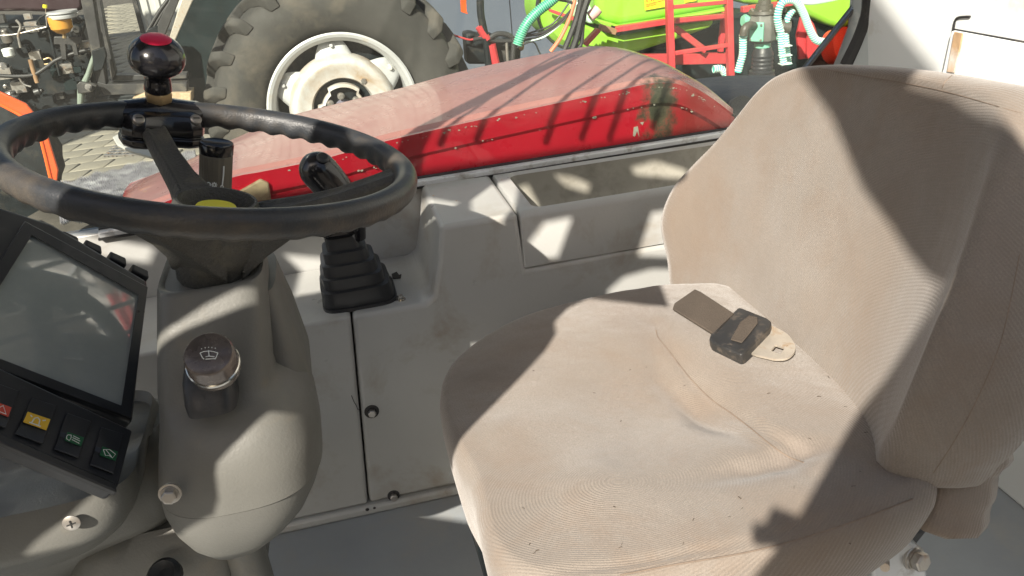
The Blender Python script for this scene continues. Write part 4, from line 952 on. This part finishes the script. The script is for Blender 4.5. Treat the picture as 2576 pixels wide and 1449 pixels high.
dr.append(sring(x0_-.4, xt.x-.004, .985, 1.08, xt.z+.002, 7)); dr.append(sring(x0_-.4, xt.x, .975, 1.085, xt.z-.004, 7)); dr.append(sring(x0_-.41, x0_+.004, .90, 1.09, PY(300, 1200, .88).z, 6))
for (y, xr, Yf, Yb, e) in [(1235, 328, .852, 1.09, 6), (1290, 326, .842, 1.09, 5), (1345, 322, .838, 1.08, 4), (1362, 318, .84, 1.08, 4), (1364, 314, .846, 1.07, 4), (1385, 302, .862, 1.06, 3.4), (1405, 270, .89, 1.04, 3), (1412, 200, .92, 1.0, 2.6)]:
    b_ = PY(xr, y, Yf); dr.append(sring(b_.x-.42, b_.x, Yf, Yb, b_.z, e))
g.loft(dr); obj('housing_shell', g, M['column'], dash, ang=60)
g = G(); hr = []
for (y, Yf, sh_, e) in [(1095, .985, 0, 5), (1150, .96, 0, 5), (1250, .945, 0, 4), (1330, .94, 0, 4), (1365, .95, .012, 3.4), (1392, .97, .03, 3), (1402, .99, .05, 2.6)]:
    p = PY(392, y, Yf); hr.append(sring(x0_-.3, x0_+.012-sh_, Yf, 1.09, p.z, e))
g.loft(hr); obj('housing_back', g, M['column'], dash, ang=60)
p = PY(180, 1315, .8385); g = G(); g.lathe(p, (0, -1, .1), [(0, .0095), (.001, .0095), (.0025, .006)], 24); sc = obj('screw', g, M['steel'], dash)
g = G(); g.bar(p+Vector((-.005, -.003, -.001)), p+Vector((.005, -.003, .001)), (0, 0, .0015), (0, .001, 0)); g.bar(p+Vector((0, -.0031, -.005)), p+Vector((0, -.0031, .005)), (.0015, 0, 0), (0, .001, 0)); obj('screw_slot', g, M['rubber'], sc)
# switch panel
swp = thing('switch_panel', 'black switch panel strip under the monitor holding rocker switches', 'switch panel', SP(200, 1080))
SWH = .012
P2_ = lambda x, y, h=0: SP(x, y, SWH+h)
g = G(); g.prism([P2_(x, y) for x, y in [(-90, 885), (0, 925), (334, 1082), (297, 1226), (285, 1228), (0, 1108), (-90, 1068)]], sn*-.03); obj('panel_plate', g, M['mirrorf'], swp, bevel=.003, seg=3)
g = G(); g.bar(P2_(-90, 1068, .0), P2_(290, 1232, .0), sn*.01, (P2_(0, 0)-P2_(0, 12))); obj('panel_lip', g, M['black'], swp, bevel=.002)
sws = [([(-18, 960), (48, 984), (14, 1078), (-56, 1050)], 'black rocker switch with red hazard triangle, leftmost', 'hz'), ([(80, 1001), (143, 1021), (107, 1118), (38, 1092)], 'black rocker switch with yellow beacon symbol', 'be'),
       ([(167, 1038), (229, 1060), (197, 1153), (136, 1131)], 'black rocker switch with green work light symbol', 'wl'), ([(254, 1074), (312, 1092), (285, 1192), (226, 1170)], 'black rocker switch with green rear wiper symbol, rightmost', 'wi')]
def lerp2(q, u, v):
    a_ = (q[0][0]+(q[1][0]-q[0][0])*u, q[0][1]+(q[1][1]-q[0][1])*u); b_ = (q[3][0]+(q[2][0]-q[3][0])*u, q[3][1]+(q[2][1]-q[3][1])*u)
    return (a_[0]+(b_[0]-a_[0])*v, a_[1]+(b_[1]-a_[1])*v)
for q, lab, kind in sws:
    s_ = thing('rocker_switch', lab, 'switch', P2_(*lerp2(q, .5, .5)), 'rocker switches in the strip under the monitor')
    g = G(); rr = []
    for v, h in ((0, .001), (0, .003), (.5, .0035), (.62, .001), (.66, .0012), (.97, .006), (1, .005), (1, .0)):
        rr.append([P2_(*lerp2(q, u, v), h) for u in (0, 1)])
    g.loft([[r[0] for r in rr], [r[1] for r in rr]], True); obj('rocker', g, M['mirrorf'], s_, bevel=.0008)
    def quad(u0, u1, v0, v1, h, m, name):
        g = G(); g.prism([P2_(*lerp2(q, u, v), h) for u, v in ((u0, v0), (u1, v0), (u1, v1), (u0, v1))], sn*-.0008); return obj(name, g, m, s_)
    L_ = lambda u, v: P2_(*lerp2(q, u, v), .0046)
    if kind == 'be':
        quad(.08, .95, .36, .64, .0043, M['amberp'], 'symbol_field')
        lines('beacon_symbol', [[(.28, .6), (.72, .6)], [(.36, .6), (.4, .46), (.5, .42), (.6, .46), (.64, .6)], [(.3, .45), (.22, .42)], [(.7, .45), (.8, .42)]], L_, M['ink'], s_, .0007)
    elif kind == 'wl':
        quad(.28, .95, .45, .68, .0043, M['greenp'], 'symbol_field')
        lines('lamp_symbol', [[(.45, .5), (.33, .52), (.3, .57), (.33, .63), (.45, .65), (.48, .57), (.45, .5)], [(.53, .5), (.8, .52)], [(.53, .55), (.85, .57)], [(.53, .6), (.85, .63)]], L_, M['ink'], s_, .0004)
    elif kind == 'wi':
        quad(.28, .95, .45, .68, .0043, M['greenp'], 'symbol_field')
        lines('wiper_symbol', [[(.35, .52), (.6, .47), (.88, .53), (.8, .64), (.65, .61), (.5, .64), (.35, .52)], [(.45, .5), (.75, .62)]], L_, M['ink'], s_, .0004)
    else:
        quad(.3, .95, .45, .7, .0043, M['redp'], 'symbol_field')
        lines('hazard_symbol', [[(.45, .66), (.85, .66), (.65, .48), (.45, .66)]], L_, M['ink'], s_, .0006)

# ================================================================ STEERING WHEEL
WC = Vector((-.1264, .9331, 1.9546)); WN = nz((.241, .0027, .9705)); WR = .205
wa = nz(Vector((0, 1, 0)).cross(WN)); wb_ = WN.cross(wa)      # wa ~ +X, wb ~ +Y
def WP(deg, r=WR, h=0): t = math.radians(deg); return WC+(wa*math.cos(t)+wb_*math.sin(t))*r+WN*h
sw = thing('steering_wheel', 'worn black three spoke steering wheel with finger grips and yellow horn cap', 'steering wheel', WC-WN*.1)
g = G(); NR = 288; ns = 20; rings = []
for i in range(NR):
    d = 360*i/NR; t = math.radians(d); ce = WP(d); ra = (ce-WC).normalized(); ring = []
    wave = (math.cos(46*t)+1)/2
    for j in range(ns):
        ph = 2*math.pi*j/ns; cx_, cy_ = math.cos(ph), math.sin(ph)
        # section: cx along the radius (outwards), cy along the normal (up)
        und = max(0, -(cx_*.45+cy_*.9))**2; rr = .0126*(1+.15*abs(cy_)) + .0036*und*(1-wave)
        ring.append(ce+ra*cx_*rr+WN*cy_*rr)
    rings.append(ring)
rings.append(rings[0]); g.loft(rings, True, False, False); obj('wheel_rim', g, M['rim'], sw, ang=180)
def spoke(deg, deep0=0):
    g = G(); t = math.radians(deg); ra = wa*math.cos(t)+wb_*math.sin(t); sd = WN.cross(ra); rings = []
    for r_, h, wd, th_ in [(.03, -.075, .035, .03), (.055, -.062, .026, .024), (.09, -.05, .019, .018), (.13, -.035, .0165, .016), (.17, -.016, .0165, .014), (.198, -.002, .019, .012)]:
        c_ = WC+ra*r_+WN*h; deep = deep0*max(0, 1-r_/.125)*1.3
        rings.append([c_+sd*wd+WN*0, c_+sd*wd*.7+WN*th_*.55, c_+sd*wd*.35+WN*th_*.35, c_-sd*wd*.35+WN*th_*.35, c_-sd*wd*.7+WN*th_*.55, c_-sd*wd, c_-sd*wd*(.8+deep*8)-WN*(th_*.9+deep), c_+sd*wd*(.8+deep*8)-WN*(th_*.9+deep)])
    g.loft(rings); obj('spoke', g, M['leather'], sw, bevel=.002, ang=40)
spoke(119); spoke(2, .028); spoke(242, .028)
g = G(); hc_ = WC
g.lathe(WC, -WN, [(.066, .0), (.066, .024), (.064, .034), (.050, .0385), (.046, .0405), (.046, .0435), (.050, .0455), (.066, .050), (.090, .0505), (.108, .048), (.120, .044), (.124, .043), (.140, .041), (.145, .037), (.148, .03)], 56, False, True); obj('hub', g, M['leather'], sw, ang=40)
g = G(); g.lathe(WC, -WN, [(.054, 0), (.054, .021), (.057, .023), (.066, .0235)], 40, False, False); obj('horn_cap', g, M['yellow'], sw)
g = G(); g.lathe(WC, -WN, [(.147, .034), (.158, .034), (.160, .028), (.175, .028)], 32, True, True); obj('hub_collar', g, M['gloss'], colm)
# spinner knob clamped on the rim
kb = WP(113.8); kra = (kb-WC).normalized(); ksd = WN.cross(kra)
spn_k = thing('spinner_knob', 'glossy black steering knob with red cap clamped to the wheel rim', 'steering knob', kb)
def KL(a_, b_, h): return kb+ksd*a_+kra*b_+WN*h       # a across (along rim), b outwards, h up
g = G(); rings = []
for a_ in (-.048, -.046, -.036, -.02, 0, .02, .036, .046, .048):
    e = 1-.10*(abs(a_)/.048)**3; up_ = .0160+.0045*math.exp(-(a_/.02)**2); ring = []
    for k in range(24):
        ph = 2*math.pi*k/24; cx_, cy_ = math.cos(ph), math.sin(ph)
        ring.append(KL(a_, cx_*.0215*e, (cy_*up_*e if cy_ > 0 else cy_*.020*e)))
    rings.append(ring)
g.loft(rings); obj('clamp_shell', g, M['gloss'], spn_k, ang=60)
g = G()
ol_ = [(-.048, .006), (-.05, -.020), (-.042, -.036), (-.028, -.040), (-.010, -.034), (.010, -.034), (.028, -.040), (.042, -.036), (.05, -.020), (.048, .006)]
rings = []
for h_, f_, o_ in ((.006, .80, .010), (.002, .93, .003), (-.012, 1.0, 0), (-.022, 1.0, 0), (-.0235, .965, .002), (-.0255, .965, .002), (-.027, 1.0, 0), (-.034, .99, 0), (-.038, .93, .003)):
    rings.append([KL(a_*f_, (b_+o_ if b_ < 0 else b_)*f_, h_) for a_, b_ in ol_])
g.loft(rings); obj('clamp_base', g, M['gloss'], spn_k, bevel=.0015, seg=2, ang=50)
for s_ in (-1, 1):
    sax_ = nz(WN*.75-kra*.66); p = KL(.034*s_, -.034, -.0005); g = G(); g.lathe(p, sax_, [(-.004, .0070), (.0015, .0070), (.003, .0055), (.0034, .002)], 20); o_ = obj('clamp_screw', g, M['steel'], spn_k)
    g = G(); g.bar(p+sax_*.0036-ksd*.0038, p+sax_*.0036+ksd*.0038, nz(kra*.75+WN*.66)*.0014, sax_*.0006); obj('screw_slot', g, M['rubber'], o_)
kn = nz(WN+Vector((.0, -.27, 0)))
g = G(); g.lathe(kb+kn*.017, kn, [(0, .0160), (.003, .0168), (.012, .0168), (.014, .0155)], 6); obj('knob_nut', g, M['brass'], spn_k, bevel=.0008)
g = G(); g.lathe(kb+kn*.030, kn, [(0, .0150), (.002, .0165), (.014, .0155), (.019, .0150), (.023, .0180), (.027, .024), (.032, .0295), (.039, .0325), (.046, .0328), (.054, .0305), (.061, .0255), (.0655, .0195), (.0665, .0178)], 56, True, True); obj('knob_ball', g, M['gloss'], spn_k, ang=60)
g = G(); g.lathe(kb+kn*.0965, kn, [(-.003, .0176), (.0006, .0176), (.0022, .015), (.0034, .009), (.0038, .0)], 48, False, False); obj('red_insert', g, M['knobred'], spn_k)

# ================================================================ LIGHT SWITCH STALK
stp = PY(541, 500, 1.06); stt = PY(545, 356, 1.06); sax = nz((stt-stp)+Vector((0, 0, 0)))
stk = thing('light_stalk', 'ribbed black light switch stalk with lamp symbols behind the wheel hub', 'stalk', stp)
r_ = .0195; LL = (stt-stp).length
g = G(); g.lathe(stp, sax, [(-.05, .014), (-.01, .017), (0, r_*.98), (LL*.18, r_*1.0), (LL*.2, r_*1.01)], 40); obj('stalk_base', g, M['stalk'], stk)
g = G(); g.lathe(stp, sax, [(LL*.2, r_*1.0), (LL*.78, r_*1.0), (LL*.80, r_*.96)], 80, rmod=lambda t, h: 1+.012*(1 if math.sin(40*t) > 0 else -1)); obj('stalk_grip', g, mat('stalk_ribbed', (.12, .11, .085), .5, var=.1), stk, ang=20)
g = G(); g.lathe(stp, sax, [(LL*.79, r_*.95), (LL*.80, r_*1.02), (LL*.96, r_*1.05), (LL*.99, r_*1.0), (LL, r_*.9), (LL*.985, r_*.8)], 40); obj('stalk_cap', g, M['gloss'], stk, ang=40)
g = G(); g.tube([stp+Vector((0, 0, -.04)), stp+Vector((.01, -.04, -.08)), stp+Vector((.01, -.08, -.12))], .016, 12, smooth=4); obj('stalk_arm', g, M['black'], stk)
tc_ = nz(Vector((0, -1, 0))-sax*Vector((0, -1, 0)).dot(sax)); ts = sax.cross(tc_)
def STP(x, y):
    d_ = ray(x, y); c0 = stp-CAM
    # hit the cylinder
    dp = d_-sax*d_.dot(sax); cp = c0-sax*c0.dot(sax); A_ = dp.dot(dp); B_ = -2*dp.dot(cp); C_ = cp.dot(cp)-(r_*1.012)**2
    disc = B_*B_-4*A_*C_; t = (-B_-math.sqrt(max(disc, 0)))/(2*A_); return CAM+d_*t
c1 = lambda x, y: (x*.3556, y*.3556-10)
pol = [[(1458, 1338), (1462, 1325), (1474, 1318), (1486, 1325), (1490, 1338), (1458, 1338)]]+[[(x, 1343), (x, 1356)] for x in (1461, 1470, 1479, 1488)]+[[(1516+11*math.cos(k), 1336+10*math.sin(k)) for k in [i*.785 for i in range(9)]]]+[[(1516+14*math.cos(k), 1336+13*math.sin(k)), (1516+21*math.cos(k), 1336+20*math.sin(k))] for k in [i*.785 for i in range(8)]]+[[(1570+9*math.cos(k), 1350+10*math.sin(k)) for k in [i*.785 for i in range(9)]]]+[[(1418, 1330), (1418, 1350)]]
lines('lamp_symbols', [[c1(*p) for p in q] for q in pol], STP, M['ink'], stk, .0007)
lines('index_mark', [[(563, 418), (562, 440), (559, 466)]], STP, M['ink'], stk, .0009)

# ================================================================ GEAR LEVER
lv = thing('gear_lever', 'glossy black hand lever rising from a stepped rubber boot', 'lever', PZ(905, 770, SHELFZ))
LY = 1.405
bc_ = Vector((-.004, LY, SHELFZ))
g = G(); rings = []
tiers = [(0, .062), (.004, .064), (.034, .061), (.036, .054), (.056, .054), (.058, .048), (.078, .047), (.080, .040), (.098, .038), (.100, .030), (.124, .0275)]
for k, (h, hw) in enumerate(tiers):
    sh = h*.12
    rings.append(sring(bc_.x-hw-sh, bc_.x+hw-sh, LY-hw*.95+sh*.3, LY+hw*.95+sh*.3, SHELFZ+h, 5, 40, tilt=.0))
g.loft(rings); obj('rubber_boot', g, M['black'], lv, ang=40)
g = G(); g.loft([sring(bc_.x-.067, bc_.x+.067, LY-.064, LY+.064, SHELFZ-.001, 5, 40), sring(bc_.x-.066, bc_.x+.066, LY-.063, LY+.063, SHELFZ+.005, 5, 40)]); obj('boot_flange', g, M['black'], lv)
g = G(); bx = bc_.x-.016
g.loft([sring(bx-.026, bx+.026, LY-.026, LY+.026, SHELFZ+.123, 4, 32), sring(bx-.036, bx+.036, LY-.034, LY+.034, SHELFZ+.132, 4, 32), sring(bx-.037, bx+.037, LY-.034, LY+.034, SHELFZ+.142, 4, 32), sring(bx-.028, bx+.028, LY-.028, LY+.028, SHELFZ+.150, 4, 32)]); obj('boot_collar', g, M['gloss'], lv, ang=40)
g = G(); hp_ = spline([PY(x, y, LY) for x, y in [(889, 600), (884, 560), (868, 520), (846, 482), (822, 452), (800, 428)]], 5); rings = []
rad = [.022, .024, .028, .031, .032, .032]; m_ = len(hp_); fin = (hp_[-1]-hp_[-2]).normalized()
ext = [(hp_[-1]+fin*.032*math.sin(k*.27), .032*math.cos(k*.27)) for k in range(1, 6)]
lst = []
for i, p in enumerate(hp_):
    u = i/(m_-1)*(len(rad)-1); k = min(int(u), len(rad)-2); lst.append((p, rad[k]+(rad[k+1]-rad[k])*(u-k)))
lst += ext
for i, (p, rr) in enumerate(lst):
    t = (lst[min(i+1, len(lst)-1)][0]-lst[max(i-1, 0)][0]).normalized(); a_ = nz(Vector((0, 1, 0))-t*t.y); b_ = t.cross(a_)
    rings.append([p+(a_*math.cos(q*math.pi/14)*rr*.9+b_*math.sin(q*math.pi/14)*rr) for q in range(28)])
g.loft(rings); obj('lever_handle', g, M['gloss'], lv, ang=60)
p = PY(812, 398, LY-.016); g = G(); g.lathe(p, (.25, -.55, .8), [(0, .011), (.003, .0105), (.005, .008)], 24); obj('lever_button', g, M['black'], lv)
g = G(); g.cyl(Vector((bx, LY, SHELFZ+.14)), PY(888, 596, LY), .009, .009, 12); obj('lever_rod', g, M['steel'], lv)

#GOBO
# ================================================================ ADDED UNSEEN SHADE PANELS (outlines and holes cut to shape the sun patches)
import mathutils
od = thing('shade_panels', 'added unseen panels with cut holes that shape the sunlight in the cab', 'shade panel', (-.4, -.35, 1.2))
M['canvas'] = mat('canvas', (.22, .21, .18), .9, var=.15, bump=.3, bs=300)  # cloth tone for the added shade panel
def flat(name, outer, holes, m, th_=.008, YD=.2):
    DSH = Vector((SUN.x, 0, SUN.z))*((YD-.2)/SUN.y)
    loops = [[Vector((x, z, 0)) for x, z in outer]]+[[Vector((x, z, 0)) for x, z in h] for h in holes]
    tris = mathutils.geometry.tessellate_polygon(loops); fl = [p for l in loops for p in l]
    to3 = lambda p, y: Vector((p.x, y, p.y))+DSH
    n_ = len(fl); g = G(); fs = [tuple(t) for t in tris]+[tuple(i+n_ for i in t[::-1]) for t in tris]
    k = 0
    for l in loops:
        m_ = len(l)
        for i in range(m_): a_, b_ = k+i, k+(i+1) % m_; fs.append((a_, b_, b_+n_, a_+n_))
        k += m_
    g.add([to3(p, YD) for p in fl]+[to3(p, YD+th_) for p in fl], fs); return obj(name, g, m, od)
flat('shade_panel_right', [(-.03, 3.2), (.083, 2.641), (.14, 2.515), (.19, 2.368), (.226, 2.291), (.276, 2.169), (.269, 2.141), (.235, 2.074), (.197, 2.02), (.157, 1.951), (.142, 1.925), (.112, 1.942), (.105, 1.925), (.092, 1.93), (.094, 1.91), (.125, 1.90), (.104, 1.875), (.0, 1.70), (.12, 1.3),
     (1.1, 1.3), (1.0, 2.1), (.6, 2.15), (.36, 2.24), (.331, 2.298), (.304, 2.362), (.275, 2.422), (.229, 2.483), (.30, 2.6), (.342, 2.78), (.28, 2.91), (.15, 3.2)], [], M['darkf'], YD=-.35)
holes = [[(-.70, 2.325), (-.672, 2.334), (-.626, 2.352), (-.563, 2.37), (-.54, 2.378), (-.54, 2.40), (-.576, 2.40), (-.609, 2.386), (-.639, 2.368), (-.70, 2.352)],
 [(-.585, 2.726), (-.575, 2.787), (-.526, 2.80), (-.469, 2.657), (-.481, 2.612), (-.536, 2.638)],
 [(-.455, 2.565), (-.41, 2.615), (-.351, 2.617), (-.385, 2.539), (-.407, 2.54)],
 [(-1.03, 2.743), (-.82, 2.68), (-.835, 2.611), (-.896, 2.60), (-.94, 2.60)],
 [(-1.5, 2.90), (-1.25, 2.795), (-1.27, 2.765), (-1.5, 2.84)],
 [(-.75, 2.52), (-.66, 2.45), (-.60, 2.44), (-.58, 2.47), (-.66, 2.54)],
 [(-.79, 2.76), (-.62, 2.675), (-.60, 2.72), (-.77, 2.81)],
 [(-.473, 2.81), (-.435, 2.80), (-.393, 2.775), (-.399, 2.754), (-.444, 2.775)],
 [(-.31, 2.80), (-.257, 2.806), (-.18, 2.77), (-.19, 2.750), (-.3, 2.778)]]
flat('shade_panel_holed', [(-1.7, 2.95), (-1.7, 2.08), (-.86, 2.09), (-.83, 2.12), (-.80, 2.14), (-.765, 2.178), (-.75, 2.13), (-.73, 2.09), (-.66, 2.085), (-.592, 2.10), (-.58, 2.12), (-.576, 2.167), (-.555, 2.191), (-.534, 2.226), (-.50, 2.21), (-.33, 2.09), (-.313, 2.121), (-.299, 2.173), (-.286, 2.215), (-.271, 2.266), (-.269, 2.301),
     (-.284, 2.33), (-.276, 2.359), (-.25, 2.374), (-.162, 2.337), (-.10, 2.31), (-.13, 2.37), (-.297, 2.44), (-.297, 2.46), (-.265, 2.482), (-.21, 2.488), (-.172, 2.480), (-.172, 2.50), (-.24, 2.515), (-.21, 2.60), (-.12, 2.60), (-.10, 2.95)], holes, M['canvas'])
flat('sill_or_shade_panel', [(-1.7, 2.092), (-.80, 2.097), (-.725, 2.092), (-.70, 2.05), (-.66, 2.03), (-.55, 1.99), (-.45, 1.95), (-.3, 1.70), (-1.7, 1.70)], [], M['darkf'])  # low shade panel, added to keep sun off the floor
# unseen rails, added to cast stripe shadows across the fender
rl = thing('shadow_rails', 'thin black rails, unseen, added to cast stripes on the fender', 'rail', (.6, 1.0, 2.9))
q_ = [PY(1005, 440, 1.70)-SUN, PY(1050, 352, 1.72)-SUN, PY(1290, 236, 1.92)-SUN, PY(1510, 128, 2.2)-SUN]
g = G(); g.tube(q_, .020, 10); obj('rail', g, M['black'], rl)
for px, py, l in ((1110, 310, 0), (1200, 300, 0), (1370, 300, 0), (1460, 290, 0), (1530, 290, 0), (1640, 262, 0)):
    a_ = PY(px, py+60, 1.715)-SUN*1.0; b_ = PY(px+45, py-60, 1.715)-SUN*1.0; b2 = b_+(PY(px+330, 100, 2.2)-PY(px+50, 240, 1.72))*.9
    g = G(); g.tube([a_, b_, b2], .006, 8); obj('rail', g, M['black'], rl)
def RF(x, y, Y):
    q = SP(x, y, -.003); d = (q-CAM).normalized(); r = d-sn*2*d.dot(sn); return q+r*((Y-q.y)/r.y)
rs = thing('reflected_bars', 'two unseen red bars above the side window, added to show in the monitor glass', 'reflected_bar', RF(320, 780, 1.9))  # unseen red bars, added for their reflection in the monitor
for pa, pb, r in (((258, 690), (345, 860), .022), ((315, 740), (350, 830), .016)):
    g = G(); g.tube([RF(*pa, 1.9), RF(*pb, 1.9)], r, 12); obj('reflected_bar', g, M['redm'], rs)
g = G(); g.tube([RF(248, 675, 1.9), RF(275, 722, 1.9)], .034, 12); obj('bar_joint', g, M['steel'], rs)
for o in bpy.data.objects:
    if '_l' in o: del o['_l']
